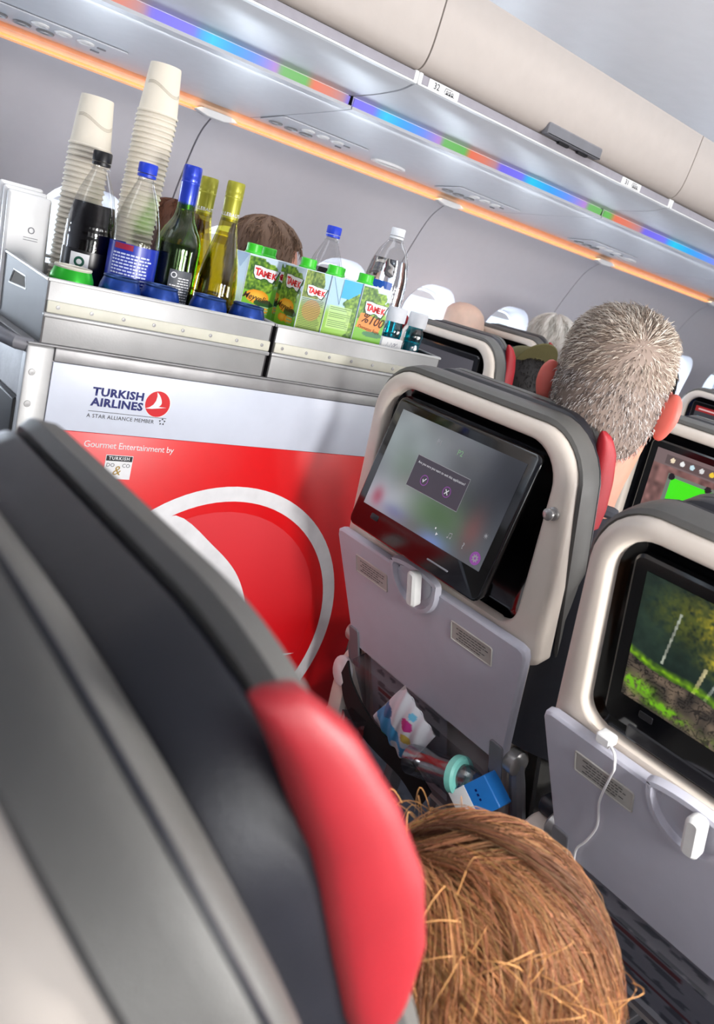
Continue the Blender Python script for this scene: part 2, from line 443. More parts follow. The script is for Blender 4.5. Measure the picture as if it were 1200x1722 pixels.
for i in range(len(binx) - 1):
    a, b = binx[i], binx[i + 1]
    t = thing('overhead_bin', 'closed white overhead luggage bin, ' + blab[i], 'luggage bin', ((a + b) / 2, 2.0, 1.7), 0, 'overhead bins along the left side')
    ax, bx_ = a - (a + b) / 2, b - (a + b) / 2
    sh = lambda P: [(y - 2.0, z - 1.7) for y, z in P]
    obj('door', mesh('door', *profile_sheet(sh(DOOR), ax + 0.0025, bx_ - 0.0025, 0.02)), M_bin, t)
    obj('underside', mesh('under', *profile_sheet(sh(UND), ax + 0.0035, bx_ - 0.0035, -0.01)), M_under, t)
    obj('rail', mesh('rail', *profile_sheet(sh([(1.752, 1.7275), (1.7405, 1.7275), (1.7405, 1.7475), (1.752, 1.7475)]), ax + 0.012, bx_ - 0.012, 0.0)), M_rail, t)
    obj('rail_edge', mesh('edge', *profile_sheet(sh([(1.754, 1.7215), (1.739, 1.722), (1.738, 1.726), (1.754, 1.728)]), ax + 0.0035, bx_ - 0.0035, 0.0)), M_white, t)
    obj('gap_backing', mesh('gap', *profile_sheet(sh([(1.757, 1.726), (1.757, 1.765)]), ax, bx_, 0.004)), M_dark, t)
    for s in (-1, 1):
        obj('end_frame', mesh('endf', *box(bx_ - 0.013 if s > 0 else ax + 0.001, bx_ - 0.001 if s > 0 else ax + 0.013, 1.739 - 2, 1.765 - 2, 1.7225 - 1.7, 1.7505 - 1.7, 0.002)), M_white, t)
    if i in (1, 2):
        hx = (a + b) / 2 + 0.012 if i == 2 else (a + b) / 2
        hx -= (a + b) / 2
        h = obj('latch', mesh('latch', *slab(rrect(hx - 0.125, hx + 0.125, 0.050, 0.082, (0.002, 0.002, 0.006, 0.006), 3), -0.018, 0.010, 0.004, TXZ(1.734 - 2.0))), M_grey, t)
        for q in (-0.055, 0.035):
            obj('latch_slot', mesh('slot', *box(hx + q, hx + q + 0.045, 1.7285 - 2, 1.739 - 2, 0.0435, 0.0505, 0.001)), M_dark, h)
        if i == 2:
            for sx, nm in ((1.385, '32'), (2.225, '31')): seat_sign(sx - (a + b) / 2, nm, t)
            for o in list(t.children):
                if o.name.startswith('row_sign'):
                    for q in (o.data, *[c.data for c in o.children]):
                        for vt in q.vertices: vt.co.y -= 2.0; vt.co.z -= 1.7
# ---- colour-flickering LED strip, one length per bin
CY = [0.30, 0.932, 1.478, 2.118, 3.008, 4.3, 6.2]
LEDC = [(0.0, (40, 205, 245)), (0.10, (60, 170, 250)), (0.22, (110, 150, 250)), (0.33, (190, 140, 220)), (0.36, (120, 190, 110)), (0.50, (110, 190, 95)), (0.54, (240, 120, 90)), (0.64, (225, 130, 110)), (0.72, (190, 140, 150)), (0.76, (120, 110, 240)), (0.92, (125, 120, 250)), (0.96, (60, 180, 245)), (1.0, (40, 205, 245))]
def led_col(x):
    k = max(0, min(len(CY) - 2, int(np.searchsorted(CY, x)) - 1)); p = min(1, max(0, (x - CY[k]) / (CY[k + 1] - CY[k])))
    return [np.interp(p, [q[0] for q in LEDC], [q[1][j] / 255 for q in LEDC]) for j in range(3)]
M_led = mat_vc('led_strip', emis=1.5, rough=0.3)
for i in range(1, len(binx) - 1):
    a, b = binx[i] + 0.012, binx[i + 1] - 0.004
    n = 120; img = np.array([[led_col(a + (b - a) * k / (n - 1)) for k in range(n)]] * 2)
    t = thing('led_light_strip', 'rainbow coloured LED strip below ' + ['', 'the upper left bin', 'the bin with row 32 sign', 'the right edge bin', 'the farther bin', 'the farthest bin'][i], 'light strip', (0, 0, 0), 0, 'LED strips under the bins')
    obj('diffuser', picture(img, (a, 2.006, 1.667), (b - a, 0, 0), (0, -0.004, 0.0255), M_led), None, t)
    obj('channel', mesh('channel', *profile_sheet([(1.999, 1.695), (2.012, 1.697), (2.012, 1.664), (2.004, 1.6645)], a, b)), M_white, t)
    area('strip_glow', ((a + b) / 2, 2.04, 1.662), 0.03, 5.5, (0.93, 0.96, 1.0), (0, 0.35, -1), (b - a), along=(1, 0, 0))

# ---- service panel between LED strip and sidewall
PS = smooth_prof([(2.004, 1.664), (2.08, 1.6585), (2.2, 1.6515), (2.4, 1.641), (2.53, 1.634), (2.556, 1.6345)], 4)
cuts = [-0.9, 0.2, 1.36, 2.52, 3.68, 4.84, 6.0]
for i in range(1, len(cuts) - 1):
    a, b = cuts[i], cuts[i + 1]
    t = thing('passenger_service_unit', 'white passenger service panel over the left seats, ' + ['', 'behind the tall paper cup stack', 'under the row 32 sign', 'right of view under the right edge bin', 'farther ahead', 'farthest ahead'][i], 'service panel', ((a + b) / 2, 2.3, 1.65), 0, 'service panels over the left seats')
    ox = (a + b) / 2
    obj('cover_plate', mesh('psu', *profile_sheet([(y - 2.3, z - 1.65) for y, z in PS], a - ox + 0.002, b - ox - 0.002, -0.008)), M_under, t)
    def onp(x, y, dz=0.0): return (x - ox, y - 2.3, float(np.interp(y, [p[0] for p in PS], [p[1] for p in PS])) - 1.65 + dz)
    for gx in ((0.70, ) if i == 1 else (1.53, 2.30) if i == 2 else (3.12,) if i == 3 else ()):
        obj('unit_plate', mesh('plate', *slab(rrect(-0.17, 0.17, -0.075, 0.075, 0.012, 3), -0.004, 0.0, 0.0015, lambda p, q, w: (gx - ox + p, 2.42 - 2.3 + q, onp(0, 2.42 + q)[2] - 0.001 + w))), M_under, t)
        for k in range(3):
            c = onp(gx - 0.13 + 0.058 * k, 2.455, -0.006)
            r = obj('reading_light', mesh('light', *lathe([(0.021, 0.004), (0.023, 0.0), (0.021, -0.003), (0.017, -0.001), (0.012, 0.004), (0.0005, 0.004)], 20, c)), M_alud, t)
            obj('lens', mesh('lens', *lathe([(0.011, 0.0015), (0.008, -0.001), (0.0004, -0.002)], 16, c)), M_white, r)
            c = onp(gx - 0.045 + 0.058 * k, 2.395, -0.006)
            obj('air_nozzle', mesh('nozzle', *lathe([(0.022, 0.004), (0.023, -0.001), (0.019, -0.004), (0.014, -0.003), (0.012, 0.002), (0.004, -0.002), (0.0005, -0.002)], 20, c)), M_white, t)
        for k in range(2):
            c = onp(gx + 0.115, 2.45 - 0.05 * k, -0.0055)
            obj('call_button', mesh('button', *slab(rrect(-0.012, 0.012, -0.005, 0.005, 0.003, 3), -0.002, 0.002, 0.001, lambda p, q, w: (c[0] + p, c[1] + q, c[2] + w))), M_grey, t)
    if i in (2, 3):
        sx = 1.36 + 0.50 if i == 2 else 3.33
        ell = [(0.075 * math.cos(q), 0.034 * math.sin(q)) for q in np.linspace(0, 2 * PI, 28, endpoint=False)]
        el2 = [(x * 0.82, y * 0.72) for x, y in ell]
        z0 = onp(sx, 2.44)[2]
        obj('speaker_ring', mesh('ring', *loft([[(sx - ox + x, 0.14 + y, z0 + 0.002) for x, y in ell], [(sx - ox + x, 0.14 + y, z0 - 0.006) for x, y in ell], [(sx - ox + x, 0.14 + y, z0 - 0.006) for x, y in el2], [(sx - ox + x, 0.14 + y, z0 - 0.001) for x, y in el2]], True, (False, True))), M_white, t)

# ---- warm light cove along the top of the sidewall
M_warm = mat('warm_led', (255, 190, 130), 0.4, emit=(255, 172, 112), estr=1.0)
M_cove = mat('cove_plastic', (226, 196, 170), 0.5)
for i in range(1, len(seams) - 1):
    a, b = seams[i] + 0.055, seams[i + 1] - 0.055
    t = thing('warm_light_cove', 'warm orange light line along the sidewall top, ' + ['', 'left of the paper cups and behind them', 'above the wine bottles and cartons', 'above the grey-haired man', 'right edge of view', 'farther ahead', 'farthest ahead'][i], 'light strip', (0, 0, 0), 0, 'warm light lines above the windows')
    obj('cove', mesh('cove', *profile_sheet([(2.556, 1.636), (2.578, 1.64), (2.60, 1.63), (2.604, 1.612)], a - 0.055, b + 0.055)), M_cove, t)
    obj('light_line', mesh('line', *profile_sheet([(2.586, 1.613), (2.604, 1.609), (2.604, 1.603), (2.588, 1.6055)], a, b)), M_warm, t)
    c = seams[i + 1]
    obj('joint_cover', mesh('joint', *slab([(x * 1.0, y) for x, y in [(c - 0.075, 0), (c - 0.03, -0.010), (c + 0.03, -0.010), (c + 0.075, 0), (c + 0.05, 0.012), (c - 0.05, 0.012)]], 2.572, 2.60, 0.002, lambda p, q, w: (p, w, 1.606 + q))), M_white, t)
    area('warm_wash', ((a + b) / 2, 2.575, 1.618), 0.02, 0.35, (1.0, 0.62, 0.36), (0, 0.3, -1), b - a, along=(1, 0, 0))
# ================================================================== TROLLEY
CX0, CX1, CY0, CY1, CZ = 0.39, 1.235, 1.27, 1.57, 1.034
cart = thing('service_trolley', 'airline service trolley with red and white side panel in the aisle', 'trolley', ((CX0 + CX1) / 2, 1.42, 0))
cxo, cyo = (CX0 + CX1) / 2, 1.42
def cmesh(nm, vf): return mesh(nm, [(x - cxo, y - cyo, z) for x, y, z in vf[0]], vf[1])
obj('body', cmesh('body', box(CX0 + 0.008, CX1 - 0.008, CY0 + 0.004, CY1 - 0.004, 0.10, 1.030, 0.004)), M_alud, cart)
obj('top_plate', cmesh('top', box(CX0, CX1, CY0 - 0.002, CY1 + 0.002, 1.0305, 1.034, 0.0015)), M_alud, cart)
for x0, x1 in ((CX0, CX0 + 0.041), (CX1 - 0.041, CX1)):
    p = obj('corner_post', cmesh('post', box(x0, x1, CY0 - 0.001, CY0 + 0.02, 0.12, 1.030, 0.003)), M_alu, cart)
    for z in (0.988, 0.938, 0.6, 0.2):
        sc = obj('screw', cmesh('screw', [(lambda v: [(x, CY0 - 0.001 - (w if True else 0), z_) for x, w, z_ in v])([(x0 + 0.012 + px, pw, z + pz) for px, pz, pw in lathe([(0.0055, 0.0), (0.005, 0.0012), (0.0005, 0.0014)], 12)[0]]), lathe([(0.0055, 0.0), (0.005, 0.0012), (0.0005, 0.0014)], 12)[1]]), M_alu, p)
obj('top_rail', cmesh('rail', box(CX0 + 0.042, CX1 - 0.042, CY0 - 0.0015, CY0 + 0.01, 1.0085, 1.030, 0.002)), M_alud, cart)
pw = obj('white_panel', cmesh('pw', box(CX0 + 0.042, CX1 - 0.042, CY0 - 0.0005, CY0 + 0.008, 0.901, 1.008, 0.0005)), M_cartw, cart)
pr = obj('red_panel', cmesh('pr', box(CX0 + 0.042, CX1 - 0.042, CY0 - 0.0005, CY0 + 0.008, 0.13, 0.9005, 0.0005)), M_cartr, cart)
FU, FV = (1, 0, 0), (0, 0, 1)
def F(x, z): return (x - cxo, CY0 - 0.0005 - cyo, z)
# small airline logo
obj('airline_name', text('TURKISH', 0.0186, F(0.5005, 0.9640), FU, FV, bold=0.0007, spacing=1.06, xs=1.13, lift=0.0006), M_navy, pw)
obj('airline_name', text('AIRLINES', 0.0186, F(0.5005, 0.9468), FU, FV, bold=0.0007, spacing=1.06, xs=1.13, lift=0.0006), M_navy, pw)
WING = [(-0.2, 0.92), (0.02, 0.72), (0.2, 0.45), (0.30, 0.16), (0.26, -0.04), (0.10, -0.2), (0.75, -0.20), (0.2, -0.30), (-0.4, -0.40), (-0.93, -0.42), (-0.6, -0.28), (-0.34, -0.06), (-0.18, 0.25), (-0.14, 0.6)]
lg = F(0.6145, 0.961)
obj('logo_ring', strip_mesh(ring_polys(0.0225, 0.0240, 36), lg, FU, FV, 0.0004), M_wprint, pw)
obj('logo_disc', flat(circle(0.0225, 36), lg, FU, FV, 0.0005), M_redp, pw)
obj('logo_bird', flat([(x * 0.0225, y * 0.0225) for x, y in smooth_prof(WING[:6], 4) + WING[6:]], lg, FU, FV, 0.0008), M_wprint, pw)
obj('logo_rule', flat([(0, 0), (0.137, 0), (0.137, 0.0008), (0, 0.0008)], F(0.498, 0.937), FU, FV, 0.0006), M_ink, pw)
obj('alliance_line', text('A STAR ALLIANCE MEMBER', 0.0092, F(0.4965, 0.9265), FU, FV, lift=0.0006, spacing=1.06), M_ink, pw)
st = []
for k in range(5):
    a = PI / 2 + 2 * PI * k / 5
    st.append([(0.0045 * math.cos(a) + 0.0022 * math.cos(a + q), 0.0045 * math.sin(a) + 0.0022 * math.sin(a + q)) for q in (0, 2.1, 4.2)])
obj('alliance_star', strip_mesh(st, F(0.6285, 0.931), FU, FV, 0.0006), M_ink, pw)
obj('caterer_line', text('Gourmet Entertainment by', 0.0158, F(0.4995, 0.8765), FU, FV, lift=0.0006, spacing=0.93), M_wprint, pr)
obj('caterer_badge', flat([(0, 0), (0.048, 0), (0.048, 0.0425), (0, 0.0425)], F(0.541, 0.823), FU, FV, 0.0005), M_wprint, pr)
obj('badge_band', flat([(0.001, 0.032), (0.047, 0.032), (0.047, 0.0415), (0.001, 0.0415)], F(0.541, 0.823), FU, FV, 0.0008), M_ink, pr)
obj('badge_name', text('TURKISH', 0.0078, F(0.546, 0.8575), FU, FV, bold=0.0002, lift=0.0011, spacing=1.25), M_wprint, pr)
obj('badge_letters', text('DO', 0.0095, F(0.5435, 0.8445), FU, FV, lift=0.0008), M_ink, pr)
obj('badge_letters', text('CO', 0.0095, F(0.5715, 0.8445), FU, FV, lift=0.0008), M_ink, pr)
obj('badge_ampersand', text('&', 0.024, F(0.5555, 0.8305), FU, FV, lift=0.0009, shear=0.2), M_gold, pr)
# large emblem
BC = F(0.813, 0.5145); BR = 0.306
obj('emblem_ring', strip_mesh(ring_polys(0.902 * BR, BR, 72, a0=-1.0, a1=PI + 0.9), BC, FU, FV, 0.0005), M_wprint, pr)
nb = 48; bv = [(0, 0)] + circle(0.845 * BR, nb)
ball = mesh('ball', [Vector(BC) + Vector((x - 0.01, -0.0006, z - 0.004)) for x, z in bv], [(0, 1 + k, 1 + (k + 1) % nb) for k in range(nb)], False)
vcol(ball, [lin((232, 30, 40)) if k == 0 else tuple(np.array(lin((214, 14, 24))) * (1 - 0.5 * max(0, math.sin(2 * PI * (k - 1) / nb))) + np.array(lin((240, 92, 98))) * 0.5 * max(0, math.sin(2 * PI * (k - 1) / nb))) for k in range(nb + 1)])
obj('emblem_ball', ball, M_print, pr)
BIG = [(-0.62, 0.66), (-0.40, 0.80), (-0.1, 0.60), (0.10, 0.42), (0.22, 0.22), (0.265, 0.04), (0.22, -0.12), (0.10, -0.22), (0.75, -0.24), (0.2, -0.33), (-0.4, -0.44), (-0.88, -0.40), (-0.9, 0.0), (-0.8, 0.4)]
obj('emblem_bird', flat([(x * BR, y * BR) for x, y in smooth_prof(BIG[:8], 5) + BIG[8:]], BC, FU, FV, 0.0012), M_wprint, pr)
# pull handle at the rear end
hb = [(CX0 + 0.01, CY0 + 0.012, 1.026), (CX0 - 0.012, CY0 + 0.014, 1.028), (CX0 - 0.028, CY0 + 0.05, 1.03), (CX0 - 0.03, CY0 + 0.15, 1.03), (CX0 - 0.028, CY1 - 0.05, 1.03), (CX0 - 0.012, CY1 - 0.014, 1.028), (CX0 + 0.01, CY1 - 0.012, 1.026)]
obj('pull_handle', cmesh('handle', tube(smooth_prof(hb, 5) if False else hb, 0.011, 12)), M_grey, cart)
obj('end_door', cmesh('door', box(CX0 - 0.004, CX0 + 0.008, CY0 + 0.02, CY1 - 0.02, 0.13, 0.94, 0.003)), M_satin, cart)
for px in (CX0 + 0.06, CX1 - 0.06):
    for py in (CY0 + 0.04, CY1 - 0.04):
        obj('castor', cmesh('castor', [[(px + z, py - 0.015 + y, 0.055 + x) for x, z, y in lathe([(0.001, 0), (0.05, 0.002), (0.055, 0.01), (0.055, 0.02), (0.05, 0.028), (0.001, 0.03)], 20)[0]], lathe([(0.001, 0), (0.05, 0.002), (0.055, 0.01), (0.055, 0.02), (0.05, 0.028), (0.001, 0.03)], 20)[1]]), M_satin, cart)

# ---- two aluminium drawers standing on the trolley
def drawer(x0, x1, label):
    t = thing('aluminium_drawer', label, 'drawer', ((x0 + x1) / 2, 1.42, 1.034), 0, 'open drawers on the trolley')
    ox, oy, oz = (x0 + x1) / 2, 1.42, 1.034
    def dm(nm, vf): return mesh(nm, [(x - ox, y - oy, z - oz) for x, y, z in vf[0]], vf[1])
    y0, y1, z1 = 1.271, 1.569, 1.130
    obj('base', dm('base', box(x0 + 0.004, x1 - 0.004, y0 + 0.004, y1 - 0.004, 1.0345, 1.0385, 0.001)), M_alu, t)
    for y, nm in ((y0, 'front_wall'), (y1 - 0.003, 'back_wall')):
        obj(nm, dm(nm, box(x0, x1, y, y + 0.003, 1.0345, z1, 0.001)), M_alu, t)
    fr = obj('rim', dm('rim', tube([(x0, y0 + 0.001, z1), (x1, y0 + 0.001, z1), (x1, y1, z1 + 0.012), (x0, y1, z1 + 0.012), (x0, y0 + 0.001, z1)], 0.003, 6)), M_alu, t)
    band = obj('band', dm('band', box(x0 + 0.002, x1 - 0.001, y0 - 0.005, y0 + 0.001, 1.082, 1.1, 0.0015)), mat('cream_strip', (208, 206, 190), 0.45), t)
    obj('band_lip', dm('lip', box(x0 - 0.002, x1 + 0.001, y0 - 0.007, y0 + 0.001, 1.0745, 1.0815, 0.002)), M_alu, t)
    for k in range(8):
        xr = x0 + 0.018 + (x1 - x0 - 0.036) * k / 7
        lv, lf = lathe([(0.0032, 0.0), (0.003, 0.001), (0.0003, 0.0013)], 10)
        obj('rivet', dm('rivet', ([(xr + a, y0 - 0.005 - w, 1.0915 + b) for a, b, w in lv], lf)), M_alud, band)
    for x in (x0, x1 - 0.003):      # end walls with the hand hole
        outer = [(y0, 1.0345), (y1, 1.0345), (y1, z1 + 0.012), (y0, z1)]
        hole = [(1.372, 1.098), (1.470, 1.094), (1.452, 1.118), (1.385, 1.1165)]
        T = lambda p, w: (x + w - ox, p[0] - oy, p[1] - oz)
        rings = [[T(p, 0) for p in outer], [T(p, 0) for p in hole], [T(p, 0.003) for p in hole], [T(p, 0.003) for p in outer], [T(p, 0) for p in outer]]
        vv, ff = loft(rings, True, (False, False))
        obj('end_wall', mesh('end', vv, ff, False), mat('darkened_end_plate', (62, 60, 62), 0.5, 0.3, var=0.12, scale=22), t)  # colour darkened to take down the window light on this side
        hr = [(x + 0.0015 - ox, p[0] - oy, p[1] - oz) for p in hole]
        obj('hole_rim', mesh('hrim', *tube(hr + [hr[0]], 0.0022, 6)), M_alu, t)
    return t
drawer(0.407, 0.806, 'open aluminium drawer holding wine, soft drink bottles and cup stacks')
drawer(0.814, 1.229, 'open aluminium drawer holding juice cartons and water bottle')
ZF = 1.0388     # drawer floor

# ---- drink cans along the front of the rear drawer
def can(x, y, body, top, label):
    t = thing('drink_can', label, 'can', (x, y, ZF), random.random() * 6, 'drink cans in the trolley drawer')
    r = 0.033
    obj('body', mesh('can', *lathe([(0.024, 0.0), (0.029, 0.004), (r, 0.011), (r, 0.092), (0.0318, 0.099), (0.0285, 0.1075), (0.0275, 0.110)], 28, (0, 0, 0), (True, False))), body, t)
    lid = obj('lid', mesh('lid', *lathe([(0.0275, 0.110), (0.0285, 0.1125), (0.0275, 0.1145), (0.0262, 0.1135), (0.0255, 0.109), (0.0005, 0.109)], 28)), top, t)
    obj('pull_tab', mesh('tab', *slab(rrect(-0.012, 0.010, -0.0065, 0.0065, 0.006, 4), 0.1095, 0.1112, 0.0006, lambda a, b, w: (a, b, w))), M_alu, lid)
M_cang = mat('green_can', (36, 168, 40), 0.3, 0.4); M_canb = mat('blue_can', (28, 62, 140), 0.28, 0.5, var=0.25, scale=90)
M_lidc = mat('cream_lid', (214, 210, 196), 0.35, 0.2); M_lidb = mat('blue_lid', (48, 74, 128), 0.3, 0.6)
can(0.452, 1.305, M_cang, M_lidc, 'green drink can with pale lid at the drawer corner')
for x, l in ((0.530, 'blue drink can below the blue-labelled soda bottle'), (0.599, 'blue drink can below the red wine bottle'), (0.690, 'blue drink can below the nearer white wine bottle'), (0.768, 'blue drink can at the right end of the row, beside the cartons')):
    can(x, 1.305, M_canb, M_lidb, l)

# ---- paper cups, nested upside down in two stacks
M_cup = mat('paper_cup', (228, 219, 202), 0.6, var=0.02, bump=0.05)
cupm = mesh('cup', *lathe([(0.0352, 0.0), (0.0366, 0.0012), (0.0366, 0.0032), (0.0350, 0.0044), (0.0342, 0.006), (0.0275, 0.080), (0.0268, 0.083), (0.0262, 0.0825), (0.0258, 0.079), (0.0005, 0.079)], 28))
cupm.materials.append(M_cup)
for cx, cy, n, nm, lean in ((0.626, 1.530, 45, 'taller', 0.010), (0.523, 1.530, 35, 'shorter', 0.004)):
    for k in range(n):
        z = ZF + 0.0088 * k
        if k == n - 1: lb = 'white paper cup upside down on top of the %s cup stack' % nm
        else: lb = 'white paper cup nested within the %s cup stack behind the bottles' % nm
        o = obj('paper_cup', cupm, None, None, (cx + lean * (k / n) ** 2 + random.uniform(-5e-4, 5e-4), cy + random.uniform(-5e-4, 5e-4), z), (0, 0, random.random() * 6))
        tag(o, lb, 'cup', 'paper cups nested in the %s stack' % nm)
    top = o
    sw = []
    for q in range(3):
        pts = [(a, 0.052 - 0.001 * q * 2 - 0.016 * math.sin((a + 2.6) * 1.1) ** 2) for a in np.linspace(-2.9, -0.6, 14)]
        for (a0, h0), (a1, h1) in zip(pts[:-1], pts[1:]):
            R = lambda h: 0.0342 - 0.0067 * (h - 0.006) / 0.074 + 0.0003
            sw.append([(R(h0) * math.cos(a0), R(h0) * math.sin(a0), h0), (R(h1) * math.cos(a1), R(h1) * math.sin(a1), h1), (R(h1) * math.cos(a1), R(h1) * math.sin(a1), h1 + 0.0008), (R(h0) * math.cos(a0), R(h0) * math.sin(a0), h0 + 0.0008)])
    V = [p for s in sw for p in s]
    obj('printed_wave', mesh('wave', V, [tuple(range(4 * i, 4 * i + 4)) for i in range(len(sw))], False), mat('wave_print', (176, 166, 148), 0.6), top)
    top.rotation_euler.z = 0

# ---- napkin packets in the rear corner
for k in range(3):
    t = thing('napkin_packet', ['white paper napkin packet, front one with a printed crest', 'white paper napkin packet second from the front', 'white paper napkin packet third from the front', 'white paper napkin packet at the back of the row'][k], 'napkins', (0.438 - 0.003 * k, 1.506 + 0.015 * k, ZF), 0.02 * k, 'napkin packets beside the cups')
    lean = 0.12
    pk = obj('packet', mesh('packet', *slab(rrect(-0.036, 0.036, 0.002, 0.200 + 0.006 * k, 0.004, 3), -0.006, 0.006, 0.004, lambda a, b, w: (a - 0.08 * b * 0.0, w + b * 0.1, b))), M_white, t)
    if k == 0:
        obj('crest', strip_mesh(ring_polys(0.004, 0.0055, 20), (0.006, -0.0063 + 0.0142, 0.142), (1, 0, 0), (0, 0.1, 1), 0.0012), M_grey, pk)
        obj('crest_line', strip_mesh([((-0.012, -0.012 - 0.004 * q), (0.012, -0.012 - 0.004 * q), (0.012, -0.013 - 0.004 * q), (-0.012, -0.013 - 0.004 * q)) for q in range(2)], (0.006, -0.0063 + 0.0142, 0.142), (1, 0, 0), (0, 0.1, 1), 0.0012), M_grey, pk)

# ---- bottles
M_pet = mat_clear('clear_pet', (244, 244, 244), 0.42, lo=0.025); M_ggreen = mat_clear('green_glass', (176, 226, 100), 0.5, lo=0.03); M_gyel = mat_clear('yellow_green_glass', (222, 216, 120), 0.5, lo=0.03)
M_cola = mat('cola', (7, 4, 4), 0.25, spec=0.08); M_wine = mat('red_wine', (9, 6, 12), 0.06, coat=0.3); M_wwine = mat_clear('white_wine', (226, 212, 100), 0.15, lo=0.02)
M_caps = {'black': mat('black_cap', (16, 16, 18), 0.35), 'blue': mat('blue_cap', (24, 58, 196), 0.35), 'white': mat('white_cap', (226, 228, 232), 0.4), 'green': mat('green_cap', (58, 196, 40), 0.38)}
def interp_prof(prof, z0, z1, d=0.0, n=14):
    R = [p[0] for p in prof]; Z = [p[1] for p in prof]
    return [(max(0.0008, float(np.interp(z, Z, R)) - d), z) for z in np.linspace(z0, z1, n)]
def cap_mesh(r, z, h, n=40):
    rings = []
    for zz, rr, rib in ((z, r, 1), (z + h * 0.9, r, 1), (z + h, r * 0.94, 0), (z + h, 0.0006, 0)):
        rings.append([((rr + (0.0004 if (k % 2 and rib) else 0)) * math.cos(2 * PI * k / n), (rr + (0.0004 if (k % 2 and rib) else 0)) * math.sin(2 * PI * k / n), zz) for k in range(n)])
    return loft(rings)
def band(prof, z0, z1, a0, a1, d=0.0006, n=24, nz=6):
    zs = np.linspace(z0, z1, nz); RR = [p[0] for p in prof]; ZZ = [p[1] for p in prof]
    return loft([[((np.interp(z, ZZ, RR) + d) * math.cos(a), (np.interp(z, ZZ, RR) + d) * math.sin(a), z) for a in np.linspace(a0, a1, n)] for z in zs], False, (False, False))
def on_bottle(me_or_polys, r, a_mid, z0, d=0.0012):
    """wrap flat (a, b) polygons round a bottle of radius r, centred at angle a_mid"""
    V = []; Fc = []
    for poly in me_or_polys:
        k = len(V)
        for a, b in poly: V.append(((r + d) * math.cos(a_mid + a / r), (r + d) * math.sin(a_mid + a / r), z0 + b))
        Fc.append(tuple(range(k, k + len(poly))))
    return mesh('wrap', V, Fc, False)
def rect(a0, a1, b0, b1): return ((a0, b0), (a1, b0), (a1, b1), (a0, b1))
def wavy_ribs(prof, ribs, amp=0.0009):
    out = []
    for z in np.linspace(prof[0][1], prof[-1][1], 70):
        r = float(np.interp(z, [p[1] for p in prof], [p[0] for p in prof]))
        for a, b, n in ribs:
            if a < z < b: r -= amp * (0.5 + 0.5 * math.cos(2 * PI * n * (z - a) / (b - a)))
        out.append((r, z))
    return out
AV = -2.13     # bottle side turned to the camera
def pet(x, y, r, H, capc, label, fill=None, ribs=(), fillmat=None, fr=None, group='soft drink and water bottles in the drawers'):
    t = thing('drink_bottle', label, 'bottle', (x, y, ZF), 0, group)
    q = r / 0.041
    prof = [(r * 0.55, 0.0), (r * 0.86, 0.003), (r, 0.014), (r, H * 0.56), (r * 0.985, H * 0.60), (r * 0.90, H * 0.68), (r * 0.70, H * 0.78), (r * 0.46, H * 0.86), (0.0128, H * 0.905), (0.0125, H * 0.93), (0.0118, H * 0.985)]
    if fr: prof = fr
    p2 = wavy_ribs(prof, ribs) if ribs else [(float(np.interp(z, [p[1] for p in prof], [p[0] for p in prof])), z) for z in np.linspace(0, prof[-1][1], 44)]
    obj('bottle_wall', mesh('wall', *lathe(p2, 32, (0, 0, 0), (True, False))), M_pet, t)
    if fill: obj('drink', mesh('drink', *lathe([(0.0006, 0.0015)] + interp_prof(p2, 0.002, fill, 0.0016, 30) + [(0.0006, fill)], 32)), fillmat, t)
    c = obj('cap', mesh('cap', *cap_mesh(0.0152, H - 0.016, 0.016)), M_caps[capc], t)
    obj('cap_ring', mesh('capring', *lathe([(0.0128, H - 0.0225), (0.0152, H - 0.022), (0.0152, H - 0.0175), (0.0128, H - 0.017)], 28)), M_caps[capc], c)
    obj('neck_ring', mesh('neckring', *lathe([(0.0125, H - 0.029), (0.0162, H - 0.028), (0.0162, H - 0.0262), (0.0125, H - 0.0255)], 28)), M_pet, t)
    return t, p2
# cola with a black cap
t, pf = pet(0.520, 1.446, 0.041, 0.296, 'black', 'clear bottle of cola with black cap, half full', 0.212, [(0.16, 0.205, 4)], M_cola)
lb = obj('label', mesh('label', *band(pf, 0.045, 0.135, AV - 2.4, AV + 2.4)), mat('black_label', (14, 14, 16), 0.3), t)
obj('barcode_patch', on_bottle([rect(-0.017 + 0.0031 * q, -0.0139 + 0.0031 * q, 0.0, 0.042) for q in range(10)], 0.0412, AV - 0.02, 0.088), M_wprint, lb)
obj('barcode', on_bottle([rect(-0.014 + 0.0019 * k, -0.014 + 0.0019 * k + (0.0011 if k % 3 else 0.0006), 0.003, 0.015) for k in range(14) if k not in (5, 6)], 0.0412, AV - 0.02, 0.088, 0.0016), M_ink, lb)
obj('eco_mark', on_bottle(ring_polys(0.0045, 0.0085, 18, (-0.001, 0.028)), 0.0412, AV - 0.02, 0.088, 0.0016), mat('eco_green', (22, 84, 66), 0.5), lb)
